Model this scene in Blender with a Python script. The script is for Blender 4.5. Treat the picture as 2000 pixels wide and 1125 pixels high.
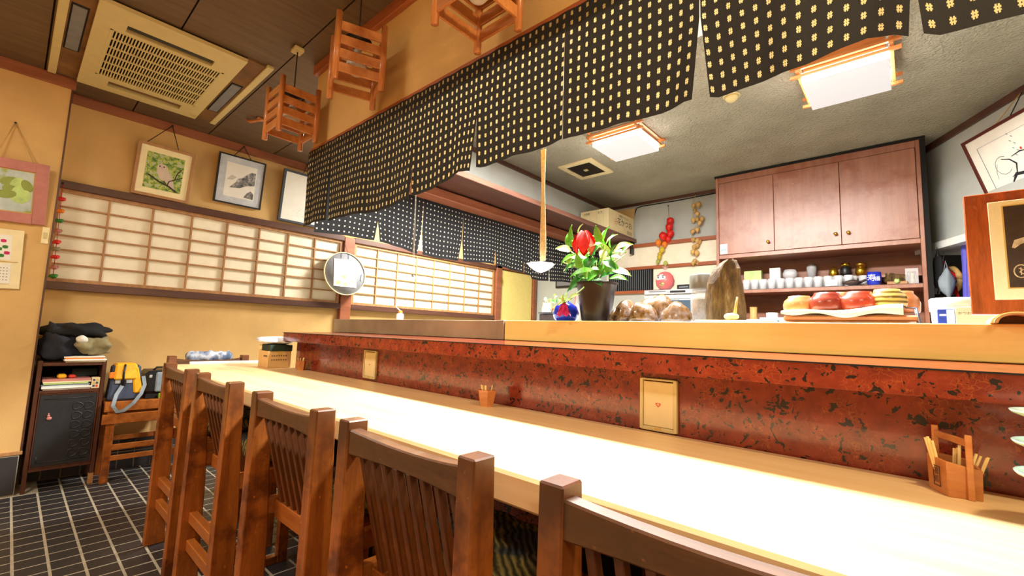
import bpy, bmesh, math, random
import numpy as np
from mathutils import Vector, Matrix, Euler
random.seed(7)
PI = math.pi
sc = bpy.context.scene
C = bpy.context.collection
for o in list(bpy.data.objects): bpy.data.objects.remove(o)

# ------------------------------------------------------------------ camera
YAW, PITCH, ROLL, FPX = -0.7307925519533055, 0.10292199700464216, 0.03469128135565056, 873.138
EYE = Vector((0, 0, 1.12))
cy, sy, cp, sp = math.cos(YAW), math.sin(YAW), math.cos(PITCH), math.sin(PITCH)
FW = Vector((sy*cp, cy*cp, sp)); r0 = Vector((cy, -sy, 0)); u0 = r0.cross(FW)
RT = math.cos(ROLL)*r0 + math.sin(ROLL)*u0
UP = -math.sin(ROLL)*r0 + math.cos(ROLL)*u0
cam = bpy.data.cameras.new('camera'); cam.sensor_width = 36; cam.lens = FPX/2000*36; cam.clip_start = .02
co = bpy.data.objects.new('camera', cam); C.objects.link(co)
m = Matrix((RT, UP, -FW)).transposed().to_4x4(); m.translation = EYE
co.matrix_world = m; sc.camera = co

def ray(px, py): return FW*FPX + RT*(px-1000) - UP*(py-562.5)
def onx(px, py, x): d = ray(px, py); return EYE + d*((x-EYE.x)/d.x)
def ony(px, py, y): d = ray(px, py); return EYE + d*((y-EYE.y)/d.y)
def onz(px, py, z): d = ray(px, py); return EYE + d*((z-EYE.z)/d.z)
def onp(px, py, p0, n): d = ray(px, py); return EYE + d*((Vector(p0)-EYE).dot(n)/d.dot(n))

# ------------------------------------------------------------------ light and exposure
w = bpy.data.worlds.new('world'); sc.world = w; w.use_nodes = True
w.node_tree.nodes['Background'].inputs[0].default_value = (1, .9, .75, 1)
w.node_tree.nodes['Background'].inputs[1].default_value = .35
sc.view_settings.view_transform = 'Standard'; sc.view_settings.look = 'None'
sc.view_settings.gamma = 1; sc.view_settings.use_curve_mapping = False
sc.view_settings.exposure = 0.0

def area(name, loc, rot, sx, sy_, power, col):
    l = bpy.data.lights.new(name, 'AREA'); l.shape = 'RECTANGLE'; l.size = sx; l.size_y = sy_
    l.energy = power; l.color = col
    o = bpy.data.objects.new(name, l); C.objects.link(o); o.location = loc; o.rotation_euler = rot
    return o
def point(name, loc, power, col, r=.06):
    l = bpy.data.lights.new(name, 'POINT'); l.energy = power; l.color = col; l.shadow_soft_size = r
    o = bpy.data.objects.new(name, l); C.objects.link(o); o.location = loc
    return o
WARM = (1, .80, .52); COOL = (1, .97, .92)
area('dining_ceiling_light', (.9, -.7, 2.70), (0, 0, 0), .9, .5, 30, (1, .88, .72))
area('dining_front_light', (-2.3, -.9, 2.70), (0, 0, 0), .9, .4, 58, (1, .88, .72))
point('lantern_row_bulb', (.45, .72, 2.40), 62, (1, .82, .50), .05)
area('kitchen_tube_light', (-.95, 1.98, 2.58), (0, 0, 0), 1.5, .26, 290, COOL)
area('corridor_light', (-3.65, 3.3, 2.72), (0, 0, 0), .5, .5, 165, (1, .95, .85))

# ------------------------------------------------------------------ materials
def S(r, g, b):
    f = lambda c: (c/255/12.92) if c/255 <= .04045 else ((c/255+.055)/1.055)**2.4
    return (f(r), f(g), f(b), 1)
class N:
    def __init__(s, name):
        s.m = bpy.data.materials.new(name); s.m.use_nodes = True; s.t = s.m.node_tree
        s.b = s.t.nodes['Principled BSDF']
    def n(s, t, **k):
        x = s.t.nodes.new(t)
        for a, v in k.items(): setattr(x, a, v)
        return x
    def l(s, a, b): s.t.links.new(a, b)
    def coord(s, scale=(1, 1, 1), kind='Object'):
        tc = s.n('ShaderNodeTexCoord'); mp = s.n('ShaderNodeMapping'); mp.inputs['Scale'].default_value = scale
        s.l(tc.outputs[kind], mp.inputs[0]); return mp.outputs[0]
    def noise(s, vec, scale, detail=4, rough=.55):
        x = s.n('ShaderNodeTexNoise'); x.inputs['Scale'].default_value = scale; x.inputs['Detail'].default_value = detail
        x.inputs['Roughness'].default_value = rough; s.l(vec, x.inputs['Vector']); return x.outputs[0]
    def ramp(s, fac, stops, interp='LINEAR'):
        x = s.n('ShaderNodeValToRGB'); x.color_ramp.interpolation = interp
        e = x.color_ramp.elements
        while len(e) < len(stops): e.new(.5)
        for i, (p, c) in enumerate(stops): e[i].position = p; e[i].color = c
        s.l(fac, x.inputs[0]); return x.outputs[0]
    def math(s, op, a, b=None):
        x = s.n('ShaderNodeMath', operation=op)
        for i, v in enumerate((a, b)):
            if v is None: continue
            if isinstance(v, (int, float)): x.inputs[i].default_value = v
            else: s.l(v, x.inputs[i])
        return x.outputs[0]
    def mix(s, f, a, b):
        x = s.n('ShaderNodeMix', data_type='RGBA')
        for i, v in ((0, f), (6, a), (7, b)):
            if isinstance(v, (int, float)) or isinstance(v, tuple): x.inputs[i].default_value = v
            else: s.l(v, x.inputs[i])
        return x.outputs[2]
    def bump(s, h, st=.3, d=.01):
        x = s.n('ShaderNodeBump'); x.inputs['Strength'].default_value = st; x.inputs['Distance'].default_value = d
        s.l(h, x.inputs['Height']); s.l(x.outputs[0], s.b.inputs['Normal'])
    def set(s, col=None, rough=None, metal=None, **k):
        if col is not None:
            if isinstance(col, tuple): s.b.inputs['Base Color'].default_value = col
            else: s.l(col, s.b.inputs['Base Color'])
        if rough is not None: s.b.inputs['Roughness'].default_value = rough
        if metal is not None: s.b.inputs['Metallic'].default_value = metal
        for a, v in k.items(): s.b.inputs[a.replace('_', ' ')].default_value = v
        return s.m
def plain(name, col, rough=.5, metal=0, var=.12, sc_=14, bump=0, bsc=60, **k):
    g = N(name); v = g.coord(); f = g.noise(v, sc_, 3)
    d = tuple(max(0, c*(1-var)) for c in col[:3])+(1,); l = tuple(min(1, c*(1+var)) for c in col[:3])+(1,)
    g.set(g.ramp(f, [(.3, d), (.7, l)]), rough, metal, **k)
    if bump: g.bump(g.noise(v, bsc, 4), bump, .004)
    return g.m
def wood(name, dark, light, axis=2, rough=.45, sc_=9, stretch=9, worn=None, coat=0, bump=.08, top=None):
    g = N(name); s3 = [stretch]*3; s3[axis] = 1; v = g.coord(tuple(s3))
    f = g.noise(v, sc_/3, 6, .6); f2 = g.noise(v, sc_*3, 3)
    h = g.math('ADD', g.math('MULTIPLY', f, .75), g.math('MULTIPLY', f2, .25))
    c = g.ramp(h, [(.32, dark), (.66, light)])
    if worn:
        vv = g.coord(); q = g.noise(vv, 7, 5, .65)
        c = g.mix(g.ramp(q, [(.50, (0, 0, 0, 1)), (.64, (1, 1, 1, 1))]), c, worn)
        q2 = g.noise(vv, 60, 2); c = g.mix(g.ramp(q2, [(.70, (0, 0, 0, 1)), (.74, (.6, .6, .6, 1))]), c, tuple(min(1, x*1.6) for x in light[:3])+(1,))
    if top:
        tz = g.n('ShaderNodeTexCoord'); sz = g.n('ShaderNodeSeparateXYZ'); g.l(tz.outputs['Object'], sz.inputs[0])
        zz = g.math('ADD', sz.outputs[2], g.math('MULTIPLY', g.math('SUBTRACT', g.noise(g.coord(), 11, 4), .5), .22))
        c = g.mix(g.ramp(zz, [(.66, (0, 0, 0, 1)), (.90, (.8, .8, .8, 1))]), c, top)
    g.set(c, rough, 0, Coat_Weight=coat); g.bump(h, bump, .003)
    return g.m
M = {}
M['plaster'] = plain('plaster_ochre', S(214, 175, 112), .9, var=.06, sc_=5, bump=.25, bsc=160)
M['kplaster'] = plain('plaster_pale', S(182, 187, 182), .9, var=.05, sc_=6, bump=.3, bsc=120)
g = N('stucco_ceiling'); v = g.coord(); f = g.noise(v, 60, 3, .6); g.set(g.ramp(g.noise(v, 3, 3), [(.3, S(172, 166, 142)), (.7, S(192, 187, 164))]), .7); g.bump(f, 1, .05); M['stucco'] = g.m
M['ceilboard'] = wood('ceiling_board_wood', S(86, 66, 46), S(112, 88, 62), 1, .55, 9, 14)
M['redtrim'] = wood('trim_red_wood', S(132, 74, 48), S(166, 100, 68), 1, .4)
M['redtrimx'] = wood('trim_red_wood_x', S(140, 74, 44), S(178, 100, 62), 0, .4)
M['dktrim'] = wood('trim_dark_wood', S(70, 42, 33), S(98, 62, 48), 1, .4)
M['dktrimx'] = wood('trim_dark_wood_x', S(70, 42, 33), S(98, 62, 48), 0, .4)
M['shojiwood'] = wood('shoji_wood', S(150, 104, 62), S(186, 138, 88), 2, .5)
M['shojipaper'] = plain('shoji_paper', S(240, 232, 208), .8, var=.04, sc_=18)
M['tile'] = plain('floor_tile_glaze', S(52, 50, 52), .42, var=.25, sc_=6)
M['grout'] = plain('grout', S(175, 168, 150), .9, var=.15, sc_=30)
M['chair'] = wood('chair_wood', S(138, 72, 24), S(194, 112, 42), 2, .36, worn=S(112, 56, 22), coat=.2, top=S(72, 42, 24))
M['chairx'] = wood('chair_wood_x', S(140, 74, 26), S(190, 112, 46), 0, .38, coat=.15)
M['railx'] = wood('chair_rail_dark', S(62, 38, 24), S(112, 72, 40), 0, .42, worn=S(84, 56, 34), coat=.1)
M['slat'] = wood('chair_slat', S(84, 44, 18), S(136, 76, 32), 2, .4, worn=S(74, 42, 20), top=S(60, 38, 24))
M['table'] = wood('table_cypress', S(222, 182, 126), S(238, 204, 154), 0, .42, 5, 16, bump=.02)
M['panelwood'] = wood('yellow_board', S(240, 216, 124), S(248, 228, 144), 0, .4, 5, 16, bump=.02)
# speckled red lacquer
def lacquer(name):
    g = N(name); v = g.coord((1, 1, 1))
    wv = g.noise(v, 26, 3); w3 = g.n('ShaderNodeVectorMath', operation='ADD')
    nz = g.n('ShaderNodeTexNoise'); nz.inputs['Scale'].default_value = 30; g.l(v, nz.inputs['Vector'])
    ms = g.n('ShaderNodeVectorMath', operation='SCALE'); ms.inputs['Scale'].default_value = .05; g.l(nz.outputs['Color'], ms.inputs[0])
    g.l(v, w3.inputs[0]); g.l(ms.outputs[0], w3.inputs[1])
    vo = g.n('ShaderNodeTexVoronoi', feature='DISTANCE_TO_EDGE'); vo.inputs['Scale'].default_value = 70; g.l(w3.outputs[0], vo.inputs['Vector'])
    line = g.ramp(vo.outputs['Distance'], [(0, (1, 1, 1, 1)), (.05, (0, 0, 0, 1))])
    gate = g.ramp(g.noise(v, 17, 2), [(.42, (0, 0, 0, 1)), (.56, (1, 1, 1, 1))])
    lm = g.math('MULTIPLY', g.math('MULTIPLY', line, gate), .3)
    base = g.ramp(wv, [(.3, S(106, 34, 24)), (.7, S(138, 52, 34))])
    c = g.mix(lm, base, S(196, 120, 52))
    blot = g.noise(w3.outputs[0], 66, 2, .5); big = g.noise(v, 16, 1)
    bm_ = g.ramp(g.math('ADD', blot, g.math('MULTIPLY', g.math('SUBTRACT', big, .5), .35)), [(.615, (0, 0, 0, 1)), (.63, (1, 1, 1, 1))])
    c = g.mix(bm_, c, S(28, 22, 24))
    g.set(c, .2, 0, Coat_Weight=.3)
    return g.m
M['lacquer'] = lacquer('red_speckled_lacquer')
M['steel'] = plain('stained_steel', S(166, 156, 136), .35, .35, var=.3, sc_=3)
M['lantern'] = wood('lantern_wood', S(168, 92, 42), S(204, 132, 72), 2, .35, coat=.3)
M['lanterns'] = wood('lantern_slat_wood', S(172, 98, 46), S(208, 140, 78), 0, .4, coat=.2)
M['black'] = plain('black_plastic', S(24, 24, 26), .4)
M['iron'] = plain('black_cord', S(26, 20, 16), .7)
M['acplastic'] = plain('yellowed_plastic', S(208, 192, 136), .5, var=.04)
M['acboard'] = plain('stained_board', S(120, 84, 46), .8, var=.35, sc_=6)
M['dark'] = plain('dark_recess', S(16, 14, 12), .9)
M['bulb'] = plain('frosted_glass', S(222, 218, 205), .25, var=.02)
M['cabwood'] = wood('cabinet_red_wood', S(138, 84, 62), S(166, 112, 88), 2, .42, 6, 14, worn=S(142, 80, 54), coat=.6); M['cabwood'].node_tree.nodes['Principled BSDF'].inputs['Coat Roughness'].default_value = .32
M['cabin'] = wood('cabinet_inside', S(120, 72, 50), S(150, 96, 70), 0, .5)
M['brass'] = plain('brass', S(196, 150, 60), .3, .9)
M['gold'] = plain('gold_metal', S(200, 160, 50), .25, .9)
M['white'] = plain('white_ceramic', S(236, 236, 232), .25, var=.03)
M['paper'] = plain('white_paper', S(238, 236, 226), .8, var=.03)
M['cream'] = plain('cream_cloth', S(240, 226, 180), .9, var=.06, bump=.3, bsc=200)
M['card'] = plain('cardboard', S(214, 178, 118), .8, var=.06)
M['cardpale'] = plain('pale_cardboard', S(226, 208, 158), .8, var=.04)
M['ink'] = plain('ink', S(30, 30, 40), .8)
M['red'] = plain('red_print', S(214, 60, 40), .6)
M['darkwood'] = wood('walnut_frame', S(60, 32, 20), S(96, 54, 34), 2, .35)
M['leather'] = plain('black_leather', S(40, 41, 44), .36, var=.1, bump=.2, bsc=120)
M['celadon'] = plain('celadon_glaze', S(166, 196, 172), .15, var=.06, Coat_Weight=.5)
M['green'] = plain('dark_green_card', S(20, 44, 34), .6)
M['leafg'] = plain('leaf_green', S(96, 176, 40), .4, var=.35, sc_=16)
M['leafd'] = plain('leaf_deep_green', S(44, 124, 40), .35, var=.3, sc_=18)
M['leafp'] = plain('leaf_pale', S(186, 216, 130), .4, var=.2, sc_=18)
M['stem'] = plain('stem_green', S(120, 150, 60), .6)
M['flower'] = plain('red_petal', S(214, 34, 26), .45, var=.2, sc_=30)
M['magenta'] = plain('magenta_petal', S(196, 18, 96), .45, var=.25, sc_=30)
M['potbrown'] = plain('dark_pot_glaze', S(44, 32, 25), .4, var=.3, sc_=14)
M['blueg'] = plain('cobalt_glaze', S(28, 50, 190), .12, var=.2, sc_=8, Coat_Weight=.6)
g = N('glazed_stone'); v = g.coord(); f = g.noise(v, 22, 5, .7); g.set(g.ramp(f, [(.36, S(58, 40, 18)), (.48, S(110, 78, 40)), (.56, S(118, 98, 88)), (.68, S(140, 122, 116))]), .25, Coat_Weight=.5); g.bump(f, .3, .008); M['rock'] = g.m
g = N('petrified_wood'); v = g.coord((7, 7, 1.5)); f = g.noise(v, 6, 7, .7); g.set(g.ramp(f, [(.34, S(46, 32, 16)), (.48, S(100, 74, 34)), (.58, S(124, 98, 54)), (.70, S(170, 156, 130))]), .55); g.bump(f, 1, .03); M['petri'] = g.m
for nm, c in dict(bowlorange=(196, 128, 78), bowlred=(134, 48, 32), bowlscarlet=(168, 58, 36), tubwhite=(236, 234, 222), bluebox=(40, 70, 170), teal=(90, 160, 170), navy=(60, 72, 98), yellow=(238, 176, 20), orangep=(236, 130, 30), olive=(150, 140, 104), lime=(150, 210, 40), greydev=(120, 122, 126), silver=(176, 178, 182), bluecloth=(86, 84, 190), pink=(186, 120, 110), gold2=(206, 170, 90), clay=(66, 50, 46), ribbon=(190, 20, 30), straw=(200, 160, 96), slate=(128, 140, 150), toothp=(238, 208, 140)).items():
    M[nm] = plain(nm, S(*c), .3 if nm.startswith('bowl') or nm in ('tubwhite', 'teal') else .6, var=.12, Coat_Weight=.5 if nm.startswith('bowl') else 0)
g = N('striped_glaze'); v = g.coord((1, 1, 1)); wv = g.n('ShaderNodeTexWave', bands_direction='Z'); wv.inputs['Scale'].default_value = 22; wv.inputs['Distortion'].default_value = 1.2; g.l(v, wv.inputs[0]); g.set(g.ramp(wv.outputs[1], [(.3, S(112, 92, 34)), (.6, S(214, 178, 100))]), .25); M['bowlstripe'] = g.m
def glassmat(name, col, rough=.05):
    g = N(name); g.set(col, rough, 0, Transmission_Weight=.55, IOR=1.25); return g.m
g = N('clear_glass'); v = g.coord((1, 1, .15)); g.bump(g.noise(v, 160, 2), .5, .004); M['glass'] = g.set((.93, .96, 1, 1), .06, 0, Alpha=.42)
M['plastic'] = glassmat('clear_plastic', (.96, .92, .84, 1), .15)
def emit(name, col, st, base=(.9, .9, .9, 1)):
    g = N(name); g.set(base, .5); g.b.inputs['Emission Color'].default_value = col; g.b.inputs['Emission Strength'].default_value = st; return g.m
M['lampside'] = emit('lamp_diffuser_side', (1, .98, .95, 1), 15)
M['lampbot'] = emit('lamp_diffuser_bottom', (.93, .94, 1, 1), .42, (.55, .55, .56, 1))
M['sticker'] = plain('white_sticker', S(225, 235, 238), .5)
def cushionmat():
    g = N('woven_cushion'); v = g.coord((1, 1, 1)); b = g.noise(v, 6, 2)
    wv = g.n('ShaderNodeTexWave', bands_direction='DIAGONAL'); wv.inputs['Scale'].default_value = 28; wv.inputs['Distortion'].default_value = 5; g.l(v, wv.inputs[0])
    a = g.mix(wv.outputs[1], S(30, 32, 34), S(72, 76, 78)); c = g.mix(wv.outputs[1], S(60, 58, 26), S(160, 146, 80))
    g.set(g.mix(g.ramp(b, [(.5, (0, 0, 0, 1)), (.56, (1, 1, 1, 1))]), a, c), .9); g.bump(wv.outputs[1], .6, .006); return g.m
M['cushion'] = cushionmat()
def kasuri(name, cu, cv, ground, mark, trans, flower=True, stagger=False):
    g = N(name); tc = g.n('ShaderNodeTexCoord'); sx = g.n('ShaderNodeSeparateXYZ'); g.l(tc.outputs['UV'], sx.inputs[0])
    jit = g.noise(g.coord((1, 1, 1), 'UV'), 160, 2)
    j = g.math('MULTIPLY', g.math('SUBTRACT', jit, .5), .22)
    fu = g.math('FRACT', g.math('DIVIDE', sx.outputs[0], cu)); fv = g.math('FRACT', g.math('ADD', g.math('DIVIDE', sx.outputs[1], cv), g.math('MULTIPLY', j, .6)))
    au = g.math('ABSOLUTE', g.math('SUBTRACT', fu, .5)); av = g.math('ABSOLUTE', g.math('SUBTRACT', fv, .5))
    if flower:
        bar = g.math('LESS_THAN', g.math('ABSOLUTE', g.math('SUBTRACT', au, .070)), .045)
        bar = g.math('MULTIPLY', bar, g.math('LESS_THAN', av, .24))
        cr = g.math('MULTIPLY', g.math('LESS_THAN', g.math('ABSOLUTE', g.math('SUBTRACT', av, .09)), .05), g.math('LESS_THAN', au, .165))
        msk = g.math('MAXIMUM', bar, cr)
    else:
        msk = g.math('MULTIPLY', g.math('LESS_THAN', au, .13), g.math('LESS_THAN', av, .13))
    th = g.n('ShaderNodeTexNoise'); th.inputs['Scale'].default_value = 1; mp = g.coord((420, 22, 1), 'UV'); g.l(mp, th.inputs[0])
    gr = g.mix(th.outputs[0], tuple(x*.6 for x in ground[:3])+(1,), tuple(x*1.5 for x in ground[:3])+(1,))
    c = g.mix(msk, gr, mark)
    g.set(c, .9)
    tr = g.n('ShaderNodeBsdfTranslucent'); g.l(c, tr.inputs[0]); mx = g.n('ShaderNodeMixShader'); mx.inputs[0].default_value = trans
    g.l(g.b.outputs[0], mx.inputs[1]); g.l(tr.outputs[0], mx.inputs[2]); g.l(mx.outputs[0], g.t.nodes['Material Output'].inputs[0])
    return g.m
M['kasuri1'] = kasuri('kasuri_cloth_flower', .030, .0355, S(24, 20, 16), S(178, 156, 102), .22)
M['kasuri2'] = kasuri('kasuri_cloth_dots', .036, .0335, S(17, 17, 19), S(190, 186, 170), .15, False)

# ------------------------------------------------------------------ mesh builder
class MB:
    def __init__(s): s.v = []; s.f = []; s.sm = []; s.uv = None
    def add(s, vs, fs, smooth=False):
        k = len(s.v); s.v += [Vector(x) for x in vs]; s.f += [tuple(i+k for i in f) for f in fs]; s.sm += [smooth]*len(fs); return s
    def box(s, a, b, R=None, piv=None):
        x0, y0, z0 = a; x1, y1, z1 = b
        vs = [Vector(p) for p in ((x0, y0, z0), (x1, y0, z0), (x1, y1, z0), (x0, y1, z0), (x0, y0, z1), (x1, y0, z1), (x1, y1, z1), (x0, y1, z1))]
        if R is not None:
            c = Vector(piv) if piv is not None else (vs[0]+vs[6])/2
            vs = [c + R @ (q-c) for q in vs]
        return s.add(vs, [(0, 3, 2, 1), (4, 5, 6, 7), (0, 1, 5, 4), (1, 2, 6, 5), (2, 3, 7, 6), (3, 0, 4, 7)])
    def cbox(s, c, d, R=None): return s.box((c[0]-d[0]/2, c[1]-d[1]/2, c[2]-d[2]/2), (c[0]+d[0]/2, c[1]+d[1]/2, c[2]+d[2]/2), R, c)
    def beam(s, p, q, w, h, up=(0, 0, 1)):
        p = Vector(p); q = Vector(q); d = (q-p).normalized(); u = Vector(up); a = d.cross(u)
        if a.length < 1e-4: a = d.cross(Vector((1, 0, 0)))
        a.normalize(); u = a.cross(d)
        vs = [e + a*w/2*i + u*h/2*j for e in (p, q) for i, j in ((-1, -1), (1, -1), (1, 1), (-1, 1))]
        return s.add(vs, [(0, 3, 2, 1), (4, 5, 6, 7), (0, 1, 5, 4), (1, 2, 6, 5), (2, 3, 7, 6), (3, 0, 4, 7)])
    def hexa(s, q): return s.add(q, [(0, 3, 2, 1), (4, 5, 6, 7), (0, 1, 5, 4), (1, 2, 6, 5), (2, 3, 7, 6), (3, 0, 4, 7)])
    def slab(s, quad, t):  # quad of 4 points, thickness vector
        t = Vector(t); return s.hexa([Vector(p) for p in quad] + [Vector(p)+t for p in quad])
    def tube(s, pts, r, n=8, cap=True):
        pts = [Vector(p) for p in pts]; rs = r if isinstance(r, (list, tuple)) else [r]*len(pts)
        vs = []; prev = None
        for i, p in enumerate(pts):
            d = (pts[min(i+1, len(pts)-1)] - pts[max(i-1, 0)]).normalized()
            if prev is None:
                a = d.cross(Vector((0, 0, 1)));
                if a.length < .01: a = d.cross(Vector((1, 0, 0)))
            else: a = prev - d*prev.dot(d)
            a.normalize(); prev = a; b = d.cross(a)
            vs += [p + (a*math.cos(2*PI*k/n) + b*math.sin(2*PI*k/n))*rs[i] for k in range(n)]
        fs = [(i*n+k, i*n+(k+1) % n, (i+1)*n+(k+1) % n, (i+1)*n+k) for i in range(len(pts)-1) for k in range(n)]
        if cap: fs += [tuple(range(n))[::-1], tuple(range((len(pts)-1)*n, len(pts)*n))]
        return s.add(vs, fs, True)
    def lathe(s, prof, c=(0, 0, 0), n=24, sx=1, sy=1):
        c = Vector(c); vs = [c + Vector((r*math.cos(2*PI*k/n)*sx, r*math.sin(2*PI*k/n)*sy, z)) for r, z in prof for k in range(n)]
        fs = [(i*n+k, i*n+(k+1) % n, (i+1)*n+(k+1) % n, (i+1)*n+k) for i in range(len(prof)-1) for k in range(n)]
        return s.add(vs, fs, True)
    def ball(s, c, r, n=12, R=None, noise=0, seed=0):
        rx, ry, rz = (r, r, r) if isinstance(r, (int, float)) else r; rnd = random.Random(seed); vs = []
        m_ = n//2; ph = [rnd.uniform(0, 6) for _ in range(6)]
        for i in range(m_+1):
            for k in range(n):
                t = PI*i/m_; a = 2*PI*k/n; d = Vector((math.sin(t)*math.cos(a), math.sin(t)*math.sin(a), math.cos(t)))
                q = 1 + noise*(math.sin(3*d.x*2+ph[0])+math.sin(4*d.y+ph[1])*.8+math.sin(5*d.z+ph[2]+d.x*3)*.7+.5*math.sin(9*d.x+ph[3])*math.sin(8*d.y+ph[4]))
                p = Vector((d.x*rx*q, d.y*ry*q, d.z*rz*q))
                if R is not None: p = R @ p
                vs.append(Vector(c)+p)
        fs = [(i*n+k, (i+1)*n+k, (i+1)*n+(k+1) % n, i*n+(k+1) % n) for i in range(m_) for k in range(n)]
        return s.add(vs, fs, True)
    def poly(s, pts, t):  # extruded polygon
        n = len(pts); t = Vector(t); P0 = [Vector(p) for p in pts]
        return s.add(P0+[p+t for p in P0], [tuple(range(n))[::-1], tuple(range(n, 2*n))]+[(i, (i+1) % n, n+(i+1) % n, n+i) for i in range(n)])
WM = {}
def wm(o):
    return WM.get(o.name, Matrix())
def obj(name, mb, mat_, parent=None, bevel=0, world=True, label=None, fix=True):
    me = bpy.data.meshes.new(name)
    vs = mb.v
    if parent is not None and world: inv = wm(parent).inverted(); vs = [inv @ p for p in vs]
    me.from_pydata([tuple(p) for p in vs], [], mb.f)
    for p, sm in zip(me.polygons, mb.sm): p.use_smooth = sm
    if mb.uv:
        ul = me.uv_layers.new()
        for lp in me.loops: ul.data[lp.index].uv = mb.uv[lp.vertex_index]
    if not mb.uv:
        b = bmesh.new(); b.from_mesh(me); bmesh.ops.remove_doubles(b, verts=b.verts, dist=1e-6)
        if fix: bmesh.ops.recalc_face_normals(b, faces=b.faces)
        if bevel:
            es = [e for e in b.edges if len(e.link_faces) == 2 and e.calc_face_angle(0) > .6]
            if es: bmesh.ops.bevel(b, geom=es, offset=bevel, segments=1, profile=.5, affect='EDGES', clamp_overlap=True)
        b.to_mesh(me); b.free()
    if mat_ is not None: me.materials.append(M[mat_] if isinstance(mat_, str) else mat_)
    o = bpy.data.objects.new(name, me); C.objects.link(o)
    if parent is not None: o.parent = parent; WM[o.name] = wm(parent)
    else: WM[o.name] = Matrix()
    if label: o['label'] = label
    return o
def tag(o, label=None, cat=None, group=None, kind=None):
    for k, v in (('label', label), ('category', cat), ('group', group), ('kind', kind)):
        if v: o[k] = v
    return o
def thing(name, label, cat, loc=(0, 0, 0), rz=0, group=None):
    o = bpy.data.objects.new(name, None); C.objects.link(o); o.empty_display_size = .05
    o.location = loc; o.rotation_euler = (0, 0, rz); WM[o.name] = Matrix.Translation(Vector(loc)) @ Matrix.Rotation(rz, 4, 'Z')
    return tag(o, label, cat, group)
def single(name, mb, mat_, label, cat, bevel=0, group=None, loc=None):
    # a thing that is one mesh; origin at loc
    loc = Vector(loc) if loc is not None else Vector((sum(p.x for p in mb.v)/len(mb.v), sum(p.y for p in mb.v)/len(mb.v), min(p.z for p in mb.v)))
    mb.v = [p-loc for p in mb.v]
    o = obj(name, mb, mat_, None, bevel); o.location = loc; WM[o.name] = Matrix.Translation(loc)
    return tag(o, label, cat, group)
def struct(name, mb, mat_, bevel=0): return tag(obj(name, mb, mat_, None, bevel), kind='structure')
def dup(root, loc, rz=0, label=None, group=None, scale=None):
    def cp_(o, par):
        c = o.copy(); C.objects.link(c); c.parent = par
        for ch in o.children: cp_(ch, c)
        return c
    r = root.copy(); C.objects.link(r); r.location = loc; r.rotation_euler = (0, 0, rz)
    if scale: r.scale = scale
    for ch in root.children: cp_(ch, r)
    if label: r['label'] = label
    if group: r['group'] = group
    WM[r.name] = Matrix.Translation(Vector(loc)) @ Matrix.Rotation(rz, 4, 'Z')
    return r
def text(name, s, mat_, parent, o, ex, ey, size, depth=.0006, align='CENTER'):
    """flat lettering: o origin, ex reading direction, ey up direction"""
    cu = bpy.data.curves.new(name, 'FONT'); cu.body = s; cu.size = size; cu.align_x = align; cu.align_y = 'CENTER'; cu.extrude = 0; cu.resolution_u = 2
    t = bpy.data.objects.new('tmp', cu); C.objects.link(t); dg = bpy.context.evaluated_depsgraph_get()
    me = bpy.data.meshes.new_from_object(t.evaluated_get(dg)); bpy.data.objects.remove(t); bpy.data.curves.remove(cu)
    ex = Vector(ex).normalized(); ey = Vector(ey).normalized(); n = ex.cross(ey)
    mb = MB(); mb.add([Vector(o)+ex*v.co.x+ey*v.co.y+n*depth for v in me.vertices], [tuple(p.vertices) for p in me.polygons])
    if not mb.v: return None
    return obj(name, mb, mat_, parent, fix=False)

# ------------------------------------------------------------------ key dimensions
XW, XJ, YJ = -4.558, -4.28, .13       # shoji wall, wall jut
ZC, ZK = 2.77, 2.638                  # dining and kitchen ceilings
XH, YH = -2.75, 1.155                 # header corner (noren planes)
YB = 4.59                             # kitchen back wall
TZ = .857                             # table top
LX = -2.99

# ------------------------------------------------------------------ floor with tiles
fl = struct('floor', MB().box((XW-.2, -1.7, -.06), (2.6, 5.8, -.0014)), 'grout')
px_, py_ = .102, .112
tb = MB().box((.0055, .0055, -.003), (px_-.0055, py_-.0055, .0)); proto = None; cnt = 0
tiles = []
xs0, ys0 = XW+.005, -.44
rest = MB()
k = 0
for i in range(70):
    for j in range(60):
        x = xs0+i*px_; y = ys0 - 5*py_ + j*py_
        if y > 5.6: continue
        if x < XJ-.02 and y < YJ: continue
        if i < 22 and 5 <= j <= 18 and k < 300:
            if proto is None:
                proto = obj('tile', tb, 'tile', fl, .0006, world=False); t = proto
            else:
                t = proto.copy(); C.objects.link(t)
            t.location = (x, y, random.uniform(-.0004, .0003)); k += 1
        elif x < 1.5 and y < 2.2:
            rest.add([(x+.0055, y+.0055, 0), (x+px_-.0055, y+.0055, 0), (x+px_-.0055, y+py_-.0055, 0), (x+.0055, y+py_-.0055, 0)], [(0, 1, 2, 3)])
tag(obj('distant_tiles', rest, 'tile', fl, fix=False), kind='stuff')

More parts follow.
